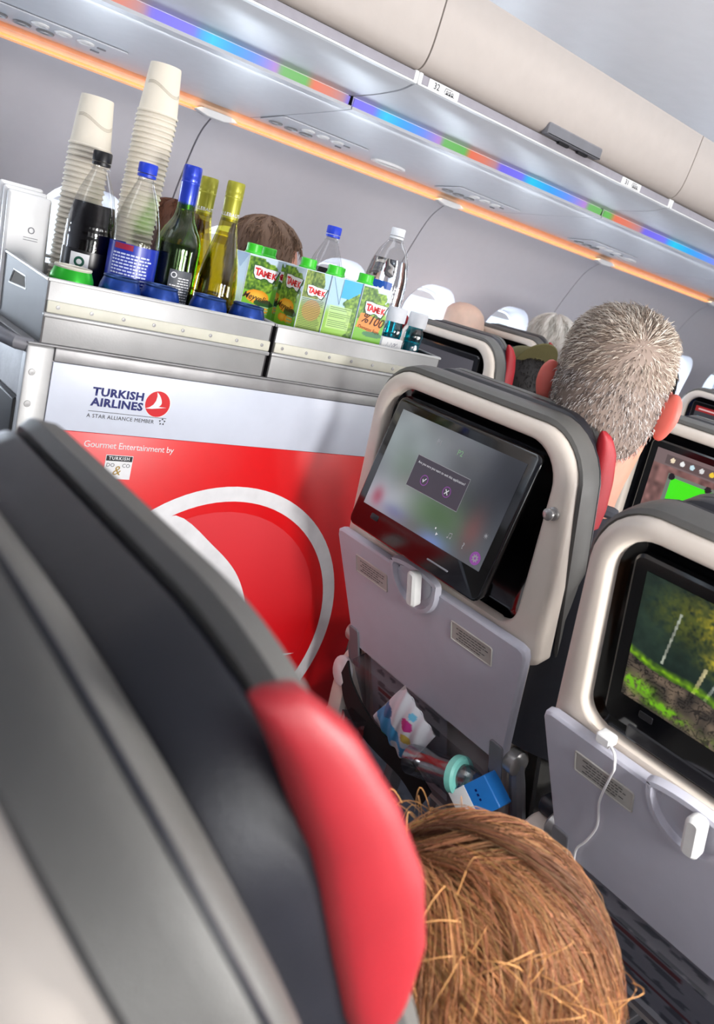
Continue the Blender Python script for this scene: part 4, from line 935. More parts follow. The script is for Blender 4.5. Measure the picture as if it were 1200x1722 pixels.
def seat(label, xp, yc, th, zp=0.40, screen=None, tilt=0.0, lower=True, wings=True, group='cabin seats in rows', near=False, bend=15.5):
    """one seat facing +X; th = back recline; u across, v up the back, w forward from its rear face"""
    t = thing('cabin_seat', label, 'seat', (xp, yc, 0), 0, group)
    th = math.radians(th); c, s = math.cos(th), math.sin(th)
    phi = 0.0 if near else math.radians(bend); c2, s2 = math.cos(th + phi), math.sin(th + phi)
    def B(u, v, w):
        if v >= 0.41: return (w * c - v * s, u, zp + w * s + v * c)
        d = v - 0.41      # the back bends forward below the screen bay
        return (-0.41 * s + w * c2 - d * s2, u, zp + 0.41 * c + w * s2 + d * c2)
    # beige rear frame round the screen bay
    su, sr_, pu, pr_, hu, hv, hr, hb0 = (0.219, 0.098, 0.226, 0.142, 0.183, 0.706, 0.086, 0.40) if near else (0.237, 0.080, 0.246, 0.098, 0.195, 0.738, 0.07, 0.47)
    out = rrect(-su, su, 0.25 if near else 0.36, 0.722, (0.02, 0.02, sr_, sr_), 8)
    tap = (lambda v: 1.0) if near else (lambda v: 1.035 - 0.075 * (v - 0.4) / 0.3)
    out = [(u * tap(v), v) for u, v in out]
    inn = rrect(-0.194, 0.196, 0.412, 0.696, (0.035, 0.035, 0.06, 0.06), 8) if not near else rrect(-0.10, 0.10, 0.43, 0.64, 0.05, 8)
    rings = [[B(u, v, 0.034) for u, v in out], [B(u, v, 0.012) for u, v in out], [B(u, v, 0.004) for u, v in inset(out, 0.003)], [B(u, v, 0.0) for u, v in inset(out, 0.011)],
             [B(u, v, 0.0) for u, v in inset(inn, -0.007)], [B(u, v, 0.002) for u, v in inset(inn, -0.002)], [B(u, v, 0.008) for u, v in inn], [B(u, v, 0.022) for u, v in inn]]
    if near:
        mid = rrect(-0.10, 0.10, 0.43, 0.64, 0.05, 8)
        rings = [[B(u, v, 0.034) for u, v in out], [B(u, v, 0.010) for u, v in out], [B(u, v, -0.008) for u, v in inset(out, 0.003)], [B(u, v, -0.028) for u, v in inset(out, 0.011)], [B(u, v, -0.044) for u, v in inset(out, 0.024)], [B(u, v, -0.056) for u, v in inset(out, 0.046)], [B(u, v, -0.062) for u, v in mid], [B(u, v, -0.040) for u, v in inset(mid, 0.004)]]
    obj('rear_frame', mesh('frame', *loft(rings, True, (False, False)), True, 50), M_shell, t)
    inb = inset(inn, 0.006)
    obj('screen_bay', mesh('bay', *loft([[B(u, v, 0.018) for u, v in inset(inn, -0.002)], [B(u, v, 0.022) for u, v in inset(inn, 0.004)], [B(u, v, 0.028) for u, v in inset(inn, 0.014)]] if not near else [[B(u, v, -0.05) for u, v in inn], [B(u, v, -0.042) for u, v in inset(inn, 0.004)], [B(u, v, -0.030) for u, v in inset(inn, 0.014)]], True, (False, True))), M_black, t)
    bt = obj('coat_knob', mesh('knob', *[(lambda lv: ([B(-0.2125 + a, 0.607 + b, -w) for a, b, w in lv[0]], lv[1]))(lathe([(0.010, 0.0), (0.010, 0.003), (0.006, 0.004), (0.006, 0.009), (0.009, 0.0105), (0.009, 0.014), (0.0065, 0.016), (0.0005, 0.0165)], 18))][0]), M_bolt, t)
    if screen:
        # monitor: pivots at its top edge
        mv0, mv1 = (0.436, 0.676); tl = math.radians(tilt); ct, stt = math.cos(tl), math.sin(tl)
        def MN(u, v, w):       # v measured from the pivot
            dv = v - mv1; return B(u, mv1 + dv * ct + w * stt, 0.006 + dv * stt + w * ct)
        mo = rrect(-0.165, 0.169, mv0, mv1, 0.014, 4)
        mon = obj('monitor', mesh('monitor', *slab(mo, 0.0, 0.018, 0.004, MN)), M_black, t)
        img = screen_img(screen); a0, a1, b0, b1 = -0.144, 0.148, 0.482, 0.658
        # read from behind the seat: +u is the reader's left
        obj('screen', picture(img, MN(a1, b0, -0.0006), np.array(MN(a0, b0, -0.0006)) - np.array(MN(a1, b0, -0.0006)), np.array(MN(a1, b1, -0.0006)) - np.array(MN(a1, b0, -0.0006)), M_screen), None, mon)
        if screen == 'quit':
            O = Vector(MN(a1, b0, -0.0008)); U = Vector(MN(a0, b0, 0)) - Vector(MN(a1, b0, 0)); V = Vector(MN(a1, b1, 0)) - Vector(MN(a1, b0, 0)); U.normalize(); V.normalize()
            sx, sy = a1 - a0, b1 - b0
            P = lambda a, b: O + U * (a * sx) + V * (b * sy)
            dl = rect(0.27 * sx, 0.70 * sx, 0.36 * sy, 0.67 * sy)
            obj('dialog_box', flat(dl, O, U, V, 0.0002), M_dialog, mon)
            fr = [rect(0.27 * sx, 0.70 * sx, 0.668 * sy, 0.675 * sy), rect(0.27 * sx, 0.70 * sx, 0.357 * sy, 0.362 * sy), rect(0.268 * sx, 0.271 * sx, 0.36 * sy, 0.67 * sy), rect(0.699 * sx, 0.702 * sx, 0.36 * sy, 0.67 * sy)]
            obj('dialog_frame', strip_mesh(fr, O, U, V, 0.0004), M_dim, mon)
            obj('dialog_text', text('Are you sure you want to exit this application?', 0.0060, P(0.485, 0.60), U, V, align='CENTER', lift=0.0005), M_icon, mon)
            for px, sym in ((0.39, 'v'), (0.58, 'x')):
                obj('button_ring', strip_mesh(ring_polys(0.0076, 0.0092, 22), P(px, 0.475), U, V, 0.0006), M_iconp, mon)
                if sym == 'v': pl = [[(-0.004, 0.0005), (-0.0026, 0.002), (-0.0010, -0.0012), (-0.0012, -0.0045)], [(-0.0012, -0.0045), (-0.0010, -0.0012), (0.0032, 0.0046), (0.0046, 0.0040)]]
                else: pl = [[(-0.0044, 0.0036), (-0.003, 0.0046), (0.0044, -0.0036), (0.003, -0.0046)], [(-0.003, -0.0046), (-0.0044, -0.0036), (0.003, 0.0046), (0.0044, 0.0036)]]
                obj('button_mark', strip_mesh(pl, P(px, 0.475), U, V, 0.0008), M_icon, mon)
            obj('player_text', text('P1', 0.013, P(0.36, 0.83), U, V, bold=0.0002, lift=0.0005), M_dim, mon)
            obj('player_text', text('P2', 0.013, P(0.535, 0.82), U, V, bold=0.0002, lift=0.0005), mat('icon_greenish', (110, 140, 110), 0.4, emit=(120, 158, 124), estr=0.6), mon)
            obj('settings_disc', flat(circle(0.0105, 24), P(0.945, 0.085), U, V, 0.0004), M_iconp, mon)
            gear = []
            for k in range(8):
                a = 2 * PI * k / 8; gear.append([(0.0045 * math.cos(a - 0.2), 0.0045 * math.sin(a - 0.2)), (0.0066 * math.cos(a - 0.15), 0.0066 * math.sin(a - 0.15)), (0.0066 * math.cos(a + 0.15), 0.0066 * math.sin(a + 0.15)), (0.0045 * math.cos(a + 0.2), 0.0045 * math.sin(a + 0.2))])
            obj('settings_gear', strip_mesh(ring_polys(0.0022, 0.0047, 16) + gear, P(0.945, 0.085), U, V, 0.0006), M_dim, mon)
            obj('brightness_icon', strip_mesh([circle(0.0028, 10)] + [[(0.0036 * math.cos(a - .2), 0.0036 * math.sin(a - .2)), (0.005 * math.cos(a), 0.005 * math.sin(a)), (0.0036 * math.cos(a + .2), 0.0036 * math.sin(a + .2))] for a in np.arange(8) * PI / 4], P(0.95, 0.30), U, V, 0.0006), M_dim, mon)
            obj('help_icon', text('?', 0.014, P(0.83, 0.10), U, V, bold=0.0003, lift=0.0006), M_dim, mon)
            obj('music_icon', strip_mesh([circle(0.0016, 8), circle(0.0016, 8, (0.006, 0.001)), rect(0.001, 0.0017, 0, 0.008), rect(0.007, 0.0077, 0.001, 0.009), ((0.001, 0.007), (0.0077, 0.008), (0.0077, 0.0095), (0.001, 0.0085))], P(0.715, 0.12), U, V, 0.0006), M_dim, mon)
            obj('pointer_icon', strip_mesh([((0, 0), (0.0045, 0.004), (0.0018, 0.0042), (0.0, 0.006)), rect(-0.006, -0.0035, 0.009, 0.012)], P(0.63, 0.08), U, V, 0.0006), M_icon, mon)
        # jack, sockets and slot below the screen
        obj('socket', mesh('socket', *slab(rrect(0.098, 0.118, 0.464, 0.474, 0.002, 2), -0.0012, 0.0, 0.0005, MN)), M_satin, mon)
        obj('card_slot', mesh('slot', *slab(rrect(-0.09, -0.04, 0.4555, 0.458, 0.001, 2), -0.0015, 0.0, 0.0005, MN)), M_grey, mon)
        obj('bay_clip', mesh('clip', *slab(rrect(-0.1, 0.13, 0.425, 0.446, 0.004, 2), 0.004, 0.02, 0.002, B)), M_satin, t)
    # tray table folded up
    tr = [(-0.243, 0.390), (-0.212, 0.160), (-0.203, 0.150), (0.203, 0.150), (0.212, 0.160), (0.243, 0.390), (0.240, 0.402), (0.228, 0.407), (0.07, 0.407), (-0.07, 0.407), (-0.228, 0.407), (-0.240, 0.402)]
    tr = tr[:]; 
    tv = -0.15 if near else 0.0
    tr = [(u, v + tv) for u, v in tr]
    if sum(tr[i - 1][0] * tr[i][1] - tr[i][0] * tr[i - 1][1] for i in range(len(tr))) < 0: tr = tr[::-1]
    tb = obj('tray_table', mesh('tray', *slab(tr, -0.020, -0.002, 0.004, B)), M_tray, t)
    # latch bowl and turn-tab
    B_ = B; B = lambda u, v, w: B_(u, v + tv, w)
    bowl_o = [(0.06 * math.cos(a), 0.412 + 0.066 * min(0, math.sin(a)) + 0.012 * max(0, math.sin(a))) for a in np.linspace(0, 2 * PI, 28, endpoint=False)]
    bowl_o = [(u + 0.01, v) for u, v in bowl_o]
    bo = obj('latch_bowl', mesh('bowl', *loft([[B(u, v, -0.018) for u, v in inset(bowl_o, -0.004)], [B(u, v, -0.028) for u, v in bowl_o], [B(u, v, -0.028) for u, v in inset(bowl_o, 0.007)], [B(u, v, -0.015) for u, v in inset(bowl_o, 0.012)], [B(u * 0.7 + 0.003, 0.405 + (v - 0.405) * 0.6, -0.0205) for u, v in bowl_o]], True, (False, True))), M_tray, tb)
    obj('latch_tab', mesh('tab', *slab(rrect(-0.016, 0.006, 0.368, 0.424, 0.009, 4), -0.047, -0.026, 0.005, B)), M_latch, tb)
    for sgn in (1, -1):
        u0, u1 = (0.09, 0.182) if sgn > 0 else (-0.176, -0.084)
        pl = rrect(u0, u1, 0.338, 0.372, 0.002, 2)
        R = obj('placard', mesh('placard', *loft([[B(u, v, -0.0202) for u, v in inset(pl, -0.0025)], [B(u, v, -0.0216) for u, v in inset(pl, -0.001)], [B(u, v, -0.0214) for u, v in pl], [B(u, v, -0.0204) for u, v in inset(pl, 0.0008)]], True, (False, True))), mat('placard_plate', (186, 184, 178), 0.4), tb)
        O = Vector(B(u1, 0.338, -0.0206)); U = Vector((0, -1, 0)); V = (Vector(B(0, 0.40, 0)) - Vector(B(0, 0.30, 0)))
        ln = []
        for r in range(5):
            a = 0.012 + 0.006 * (r % 2)
            while a < 0.078 - 0.012 * (r in (2, 4)): w_ = random.uniform(0.003, 0.009); ln.append(rect(a, a + w_, 0.0265 - 0.0052 * r, 0.0281 - 0.0052 * r)); a += w_ + 0.0016
        obj('placard_text', strip_mesh(ln, O, U, V, 0.0003), M_ink, tb)
    for sgn in (1, -1):      # hinge arms
        a = obj('tray_hinge', mesh('hinge', *slab(rrect(sgn * 0.200 - 0.015, sgn * 0.200 + 0.015, 0.100, 0.195, 0.006, 3), -0.0235, -0.019, 0.0015, B)), M_grey, t)
        obj('tray_arm', mesh('arm', *tube([B(sgn * 0.226, 0.165, 0.0), B(sgn * 0.232, 0.11, 0.0), B(sgn * 0.236, 0.02, 0.006), B(sgn * 0.236, -0.06, 0.02)], [0.012, 0.014, 0.013, 0.012], 10)), M_grey, t)
        obj('hinge_bolt', mesh('bolt', *[(lambda lv: ([B(sgn * (0.214 + w), 0.160 + b, 0.000 + a_) for a_, b, w in lv[0]], lv[1]))(lathe([(0.022, 0.0), (0.022, 0.018), (0.018, 0.022), (0.008, 0.024), (0.0005, 0.024)], 20))][0]), M_bolt, a)
    B = B_
    # lower rear shell with literature pocket
    lo = rrect(-0.210, 0.210, -0.12, 0.39, 0.02, 4)
    obj('lower_shell', mesh('lower', *slab(lo, 0.004, 0.05, 0.006, B)), M_shell, t)
    if lower:
        pk = rrect(-0.190, 0.190, -0.10, 0.135, 0.01, 3)
        obj('pocket', mesh('pocket', *loft([[B(u, v, 0.004 - 0.04 * max(0, (v + 0.10)) / 0.235 * (1 if ring else 0)) for u, v in pk] for ring in (0, 1)], True, (False, True))), M_mesh, t)
        h_, w_ = 60, 40; n_ = smooth_noise(h_, w_, 3, 17)
        ci = np.ones((h_, w_, 3)) * c3(196, 196, 200)
        for r in range(6, 56, 9):
            ci[r:r + 4, 4:36] = np.where((n_[r:r + 4, 4:36] > 0.45)[..., None], c3(120, 124, 130), c3(200, 200, 204))
        ci[20:23, 4:30] = c3(150, 60, 60); ci[40:42, 10:34] = c3(150, 60, 60)
        O = np.array(B(0.165, -0.07, -0.004)); 
        cd_ = thing('safety_card', 'printed safety card in the pocket below the ' + ('quit dialog screen' if screen == 'quit' else 'forest game screen'), 'card', (xp, yc, 0), 0, 'safety cards in seat pockets')
        obj('card', picture(ci, O, np.array(B(-0.065, -0.07, -0.004)) - O, np.array(B(0.165, 0.148, -0.008)) - O, M_card), None, cd_)
    # cushion, headrest, wings
    pad = [(u * tap(max(v, 0.3)), v) for u, v in rrect(-pu, pu, 0.0, 0.748 if near else 0.737, (0.04, 0.04, pr_, pr_), 8)]
    rings = []
    low = [(u, v if v > 0.5 else (0.005 if v < 0.39 else v)) for u, v in out]      # shell outline carried down to the seat
    for w_, d in ((0.031, 0.006), (0.0305, -0.0008), (0.014, -0.0008), (0.0125, -0.003)):
        rings.append([B(u, v, w_) for u, v in inset(low, d)])
    for w_, k_ in ((0.015, 0.45), (0.024, 0.8)):
        rings.append([B(a[0] * (1 - k_) + b_[0] * k_, a[1] * (1 - k_) + b_[1] * k_, w_) for a, b_ in zip(inset(low, -0.006), pad)])
    for w_, d in (((0.032, 0.0), (0.042, 0.001), (0.050, 0.006), (0.056, 0.020), (0.059, 0.05)) if near else ((0.036, 0.0), (0.052, 0.001), (0.062, 0.006), (0.070, 0.020), (0.074, 0.05))):
        rings.append([B(u, v, w_) for u, v in inset(pad, d)])
    cu = obj('back_cushion', mesh('pad', *loft(rings)), M_leather, t)
    seam = inset(pad, 0.003); obj('piping', mesh('piping', *tube([B(u, v, 0.045 if near else 0.056) for u, v in seam + seam[:1]], 0.0018, 6, (False, False))), M_leather2, cu)
    hb_ = rrect(-hu, hu, hb0, hv, (0.05, 0.05, hr, hr), 8)
    hd = obj('headrest', mesh('headback', *slab(hb_, 0.052 if near else 0.066, 0.097, 0.009, B)), M_leather2, t)
    rings = []
    for w_, d in ((0.092, 0.016), (0.096, 0.006), (0.104, 0.004), (0.114, 0.012), (0.120, 0.035)):
        rings.append([B(u, v, w_) for u, v in inset(rrect(-hu + 0.001, hu - 0.001, hb0 + 0.005, hv + 0.006, (0.05, 0.05, hr, hr), 8), d)])
    obj('headrest_cushion', mesh('headfront', *loft(rings)), M_leather, hd)
    if wings:
        if near: fr_ = [(0.716, 0.090), (0.712, 0.099), (0.684, 0.112), (0.64, 0.121), (0.59, 0.1255), (0.549, 0.120), (0.513, 0.104), (0.496, 0.088)]; re_ = [(0.716, 0.084), (0.69, 0.086), (0.64, 0.086), (0.58, 0.080), (0.53, 0.076), (0.496, 0.082)]
        else: fr_ = [(0.724, 0.096), (0.716, 0.108), (0.69, 0.126), (0.648, 0.137), (0.60, 0.141), (0.562, 0.134), (0.540, 0.118), (0.531, 0.104)]; re_ = [(0.724, 0.088), (0.685, 0.094), (0.635, 0.099), (0.585, 0.096), (0.55, 0.092), (0.531, 0.096)]
        vs = np.linspace(fr_[0][0], fr_[-1][0], 30)
        for sgn in (1, -1):
            rings = []
            for i_, v_ in enumerate(vs):
                wf_ = np.interp(-v_, [-q[0] for q in fr_], [q[1] for q in fr_]); wr_ = np.interp(-v_, [-q[0] for q in re_], [q[1] for q in re_])
                e_ = math.sqrt(max(0.02, 1 - abs(2 * i_ / 29 - 1) ** 6))
                rg_ = []
                for a_ in np.linspace(0, 2 * PI, 20, endpoint=False):
                    ca_, sa_ = math.cos(a_), math.sin(a_)
                    ca_ = math.copysign(abs(ca_) ** 0.75, ca_); sa_ = math.copysign(abs(sa_) ** 0.75, sa_)
                    ww = (wf_ + wr_) / 2 + (wf_ - wr_) / 2 * ca_
                    rg_.append(B(sgn * (hu - 0.004 + 0.10 * max(0, ww - 0.09) + 0.0125 * e_ * sa_), v_ - ((0.09 if near else 0.03) if sgn > 0 else 0.0), ww))
                rings.append(rg_)
            obj('wing', mesh('wing', *loft(rings), True, 70), M_red, hd)
    # seat bottom, legs, armrests
    bc = rrect(-0.235, 0.235, 0.03 if near else 0.19, 0.50 if near else 0.62, 0.05, 5)
    obj('seat_cushion', mesh('sc', *slab([(a, b) for b, a in [(q[0], q[1]) for q in bc]][::-1], 0.34, 0.46, 0.03, lambda a, b, w: (a, b, w))), M_leather, t)
    for y_ in (-0.17, 0.17):
        obj('leg', mesh('leg', *join(box(0.21, 0.25, y_ - 0.012, y_ + 0.012, 0, 0.34, 0.004), box(0.40, 0.44, y_ - 0.012, y_ + 0.012, 0, 0.34, 0.004), box(0.17, 0.50, y_ - 0.014, y_ + 0.014, 0.0, 0.03, 0.004))), M_alud, t)
    return t, B

SG = 'seats on the right of the aisle'
s1, B1 = seat('cabin seat with a quit dialog on its tilted screen', 1.008, 0.889, 5.0, screen='quit', tilt=15.5, group=SG)
s2, B2 = seat('reclined cabin seat with a forest game on screen and white cable', 1.043, 0.320, 15.5, zp=0.378, bend=9.0, screen='forest', group=SG)
s0, B0 = seat('dark leather headrest seat in the near foreground, red wing towards the camera', 0.4149, 0.3521, 30.0, zp=0.4642, lower=False, group=SG, near=True)
seat('cabin seat at the left edge, only its red wing showing', 0.105, 0.930, 12.0, zp=0.44, lower=False, group=SG)
seat('cabin seat with a green billiards game on screen', 1.80, 0.875, 5.0, screen='pool', lower=False, group=SG)
LG = 'seats on the left of the aisle'
seat('seat beyond the drawer end with dim grey screen and red wing', 1.915, 1.925, 5.0, zp=0.44, screen='dark', lower=False, group=LG)
seat('seat behind the teal bottles, only its top showing', 1.915, 2.44, 5.0, zp=0.44, screen='dark', lower=False, group=LG)
seat('seat below the second window, left of the white hair', 2.72, 2.43, 5.0, zp=0.465, screen='dark', lower=False, group=LG)
seat('seat hidden behind the grey-haired man, black edge showing', 2.72, 1.89, 5.0, zp=0.44, screen='dark', lower=False, group=LG)
seat('seat with a flight map page under a red bar on screen', 3.50, 1.765, 5.0, zp=0.44, screen='map', lower=False, group=LG)
seat('far seat top beyond the flight map seat', 4.25, 2.0, 5.0, zp=0.48, screen='dark', lower=False, group=LG)
# ================================================================== PEOPLE
M_skin = mat('skin', (214, 150, 128), 0.5, var=0.05, scale=40, bump=0.1, bscale=500, sss=0.12)
M_ear = mat('backlit_ear_skin', (214, 104, 92), 0.5, var=0.05, sss=0.25)  # red of light shining through the ears is put into the colour
M_skin2 = mat('skin_tan', (176, 122, 98), 0.5, var=0.05, scale=40, sss=0.1)
def sup(cx, cy, rx, ry, z, n=28, e=1.0):
    return [(cx + rx * math.copysign(abs(math.cos(a)) ** e, math.cos(a)), cy + ry * math.copysign(abs(math.sin(a)) ** e, math.sin(a)), z) for a in np.linspace(0, 2 * PI, n, endpoint=False)]
def rot_pts(V, yaw, pitch, roll, piv):
    Rm = Matrix.Rotation(yaw, 3, 'Z') @ Matrix.Rotation(pitch, 3, 'Y') @ Matrix.Rotation(roll, 3, 'X'); piv = Vector(piv)
    return [Rm @ (Vector(p) - piv) + piv for p in V]
HEAD = [(-0.225, -0.012, 0.060, 0.064), (-0.19, -0.016, 0.061, 0.064), (-0.155, -0.018, 0.064, 0.065), (-0.128, -0.011, 0.073, 0.067), (-0.105, 0.000, 0.086, 0.070), (-0.075, 0.002, 0.093, 0.074), (-0.045, 0.002, 0.097, 0.077), (-0.01, 0.0, 0.099, 0.079), (0.025, -0.002, 0.099, 0.079), (0.055, -0.004, 0.095, 0.077), (0.080, -0.006, 0.084, 0.069), (0.098, -0.008, 0.064, 0.054), (0.110, -0.008, 0.036, 0.032), (0.114, -0.008, 0.010, 0.009)]
def person(label, pos, skin, shirt, k=1.0, yaw=0.0, pitch=0.0, roll=0.0, shoulders=True, torso_x=0.0):
    """pos = centre of the head; the figure faces +X before yaw"""
    t = thing('person', label, 'person', (pos[0] + torso_x, pos[1], 0.46), 0, 'passengers')
    rel = Vector((-torso_x, 0, pos[2] - 0.46))
    rings = [sup(x, 0, rx, ry, z, 32) for z, x, rx, ry in HEAD]
    v, f = loft(rings)
    # nose, brow, chin, eyes and mouth shaped on the front
    vv = []
    for p in v:
        x, y, z = p
        if x > 0.04:
            x += 0.020 * math.exp(-(y / 0.011) ** 2 - ((z + 0.035) / 0.020) ** 2) + 0.006 * math.exp(-(y / 0.05) ** 2 - ((z - 0.02) / 0.012) ** 2) + 0.008 * math.exp(-(y / 0.03) ** 2 - ((z + 0.10) / 0.018) ** 2) - 0.006 * math.exp(-((abs(y) - 0.032) / 0.014) ** 2 - ((z + 0.005) / 0.012) ** 2)
        vv.append((x, y, z))
    parts = [(vv, f)]
    nose = loft([[(0.088 + 0.026 * q, a * (0.008 + 0.006 * q), 0.002 - 0.048 * q + b * 0.006) for a, b in ((1, 0), (0.5, 1), (-0.5, 1), (-1, 0), (-0.4, -1), (0.4, -1))] for q in (0, 0.5, 0.9, 1.0)])
    parts.append(nose); nf_ = len(f) + len(nose[1])
    for sg in (1, -1):
        er = []
        def ear(sc, off, yo):
            r_ = []
            for q in np.linspace(0, 2 * PI, 20, endpoint=False):
                b_ = 0.036 * math.sin(q); a_ = 0.020 * math.cos(q) * (1 - 0.40 * max(0, -b_ / 0.036)) - 0.004 * max(0, b_ / 0.036)
                a_ *= sc; b_ *= sc
                r_.append((-0.006 + a_ * 0.72 + off * 0.5, sg * (yo + 0.078 + 0.75 * max(0, 0.014 - a_) + off), -0.018 + b_))
            return r_
        er = [[(x_, sg * 0.070, z_) for x_, y_, z_ in ear(0.62, 0, 0)], ear(0.80, -0.004, -0.001), ear(0.97, -0.003, 0), ear(1.0, 0.002, 0), ear(0.92, 0.005, 0), ear(0.72, 0.001, -0.001), ear(0.4, -0.004, -0.002)]
        parts.append(loft(er))
    V, Fc = join(*parts)
    V = [Vector(p) * k for p in V]
    V = rot_pts(V, yaw, pitch, roll, (0, 0, -0.14 * k))
    body = obj('body', mesh('body', [p + rel for p in V], Fc, True, 80), skin, t)
    body.data.materials.append(M_ear)
    for i_, pl_ in enumerate(body.data.polygons):
        if i_ >= nf_: pl_.material_index = 1
    def HP(p): return rot_pts([Vector(p) * k], yaw, pitch, roll, (0, 0, -0.14 * k))[0] + rel
    for sg in (1, -1):
        e = [HP((0.083 + x, sg * 0.032 + y, -0.004 + z)) for x, y, z in lathe([(0.0005, -0.011), (0.008, -0.008), (0.011, 0), (0.008, 0.008), (0.0005, 0.011)], 12)[0]]
        obj('eye', mesh('eye', e, lathe([(0.0005, -0.011), (0.008, -0.008), (0.011, 0), (0.008, 0.008), (0.0005, 0.011)], 12)[1]), M_white, body)
    mo = [HP((0.086 + 0.006 * math.cos(a * 1.2), 0.024 * math.sin(a), -0.078)) for a in np.linspace(-1.4, 1.4, 8)]
    obj('mouth', mesh('mouth', *tube(mo, 0.0035 * k, 6)), mat('lips', (170, 92, 86), 0.5), body)
    if shoulders:
        sh = [(-0.70, 0.04, 0.105, 0.17), (-0.55, 0.03, 0.115, 0.18), (-0.42, 0.015, 0.120, 0.19), (-0.32, 0.0, 0.118, 0.205), (-0.265, -0.008, 0.105, 0.205), (-0.228, -0.014, 0.088, 0.165), (-0.200, -0.016, 0.072, 0.105), (-0.182, -0.018, 0.062, 0.070), (-0.176, -0.018, 0.058, 0.060)]
        ssh = [[Vector(p) * k + rel for p in sup(x, 0, rx, ry, z, 32, 0.85)] for z, x, rx, ry in sh if z * k + rel.z > 0.02]
        st_ = obj('shirt', mesh('shirt', *loft(ssh)), shirt, t)
        for sg in (1, -1):
            arm = [Vector((-0.005, sg * 0.185, -0.275)) * k + rel, Vector((0.01, sg * 0.222, -0.36)) * k + rel, Vector((0.05, sg * 0.235, -0.50)) * k + rel, Vector((0.14, sg * 0.23, -0.60)) * k + rel, Vector((0.26, sg * 0.17, -0.62)) * k + rel]
            obj('sleeve', mesh('sleeve', *tube(arm, [0.052 * k, 0.058 * k, 0.05 * k, 0.045 * k, 0.036 * k], 12)), shirt, st_)
    return t, HP, k
def scalp(n, zmin_fn, seed=1):
    """points and normals on the skull"""
    rs = np.random.RandomState(seed); out = []
    Zs = [h[0] for h in HEAD]
    while len(out) < n:
        th = rs.uniform(0, 2 * PI); z = rs.uniform(-0.15, 0.114) if rs.rand() < 0.62 else 0.113 - 0.045 * rs.rand() ** 1.6
        if z < zmin_fn(th): continue
        x = np.interp(z, Zs, [h[1] for h in HEAD]); rx = np.interp(z, Zs, [h[2] for h in HEAD]); ry = np.interp(z, Zs, [h[3] for h in HEAD])
        if z > 0.075: 
            q = rs.rand() ** 0.5; 
        p = Vector((x + rx * math.cos(th), ry * math.sin(th), z))
        dr = (np.interp(z + 0.004, Zs, [h[2] for h in HEAD]) - np.interp(z - 0.004, Zs, [h[2] for h in HEAD])) / 0.008
        nrm = Vector((math.cos(th) / rx, math.sin(th) / ry, -dr / rx)).normalized()
        out.append((p, nrm, th))
    return out
def hairline(th, back=-0.092, side=-0.045, front=0.055):
    c = math.cos(th)      # +1 = face
    if c < -0.2: return back + (side - back) * ((c + 1) / 0.8) ** 3
    if c < 0.45: return side + (front - 0.02 - side) * ((c + 0.2) / 0.65) ** 2.5
    return front
def cap_shell(HP, d, zfn, cols, n=40):
    """closed hair mass that follows the skull at distance d(th, z)"""
    Zs = [h[0] for h in HEAD]; rings = []
    for q in np.linspace(0, 1, 16):
        r = []
        for th in np.linspace(0, 2 * PI, n, endpoint=False):
            zb = zfn(th); z = zb + (0.1139 - zb) * (1 - (1 - q) ** 1.7)
            x = np.interp(z, Zs, [h[1] for h in HEAD]); rx = np.interp(z, Zs, [h[2] for h in HEAD]); ry = np.interp(z, Zs, [h[3] for h in HEAD])
            dd = d(th, z) * (1 if q > 0 else 0.2)
            kz = min(1, max(0, (z - 0.03) / 0.084)); dh = dd * math.sqrt(1 - kz * kz); r.append(HP((x + (rx + dh) * math.cos(th), (ry + dh) * math.sin(th), z + dd * kz)))
        rings.append(r)
    return loft(rings, True, (False, True))
def hair_colours(pal, n, rs, jit=0.08):
    pal = [np.array(lin(c)) for c in pal]
    return [tuple(np.clip(pal[rs.randint(len(pal))] * (1 + jit * rs.randn()), 0, 1)) for _ in range(n)]

# ---- grey-haired man in the aisle seat ahead
M_navyshirt = mat('charcoal_shirt', (50, 52, 60), 0.85, bump=0.3, bscale=800)
t, HP, k = person('man with short grey hair seen from behind, dark shirt, large ears', (1.130, 0.776, 1.185), M_skin, M_navyshirt, 1.06, yaw=0.50, torso_x=0.03)
rs = np.random.RandomState(3)
hm = mesh('hairbase', *cap_shell(HP, lambda th, z: 0.0025, hairline, None)); vcol(hm, [lin((128, 112, 102))] * len(hm.vertices))
hobj = obj('hair', hm, M_hair, t)
P = scalp(11000, lambda th: hairline(th) - 0.008 * random.random(), 5)
wh = Vector((-0.075, -0.028, 0.066))
paths = []; cols = []; wds = []
pal_t = [(196, 184, 170), (176, 160, 146), (150, 134, 120), (216, 206, 194), (126, 108, 94)]; pal_b = [(190, 182, 176), (120, 108, 102), (214, 208, 204), (92, 80, 76), (160, 150, 146)]
for p, nrm, th in P:
    L = 0.010 + 0.012 * max(0, (p.z + 0.02) / 0.13); L *= random.uniform(0.7, 1.25)
    if p.z < -0.06: L *= 0.6
    away = (p - wh); away -= nrm * away.dot(nrm); away = away.normalized() if away.length > 1e-6 else Vector((1, 0, 0))
    if (p - wh).length < 0.014: L *= 0.35
    d = (away * 1.0 + nrm * 0.5 + Vector((random.gauss(0, .22), random.gauss(0, .22), random.gauss(0, .22)))).normalized()
    q0 = p * 1.0; q1 = p + d * L * 0.5 + nrm * 0.0015; q2 = p + d * L - nrm * L * 0.18 + Vector((0, 0, -0.0015))
    paths.append([HP(q0), HP(q1), HP(q2)]); wds.append(random.uniform(0.00045, 0.0008))
    cols.append(pal_t[random.randrange(5)] if p.z > 0.02 else pal_b[random.randrange(5)])
tag(obj('hair_strands', strands(paths, wds, [lin(c) for c in cols]), M_hair, t), kind='stuff')
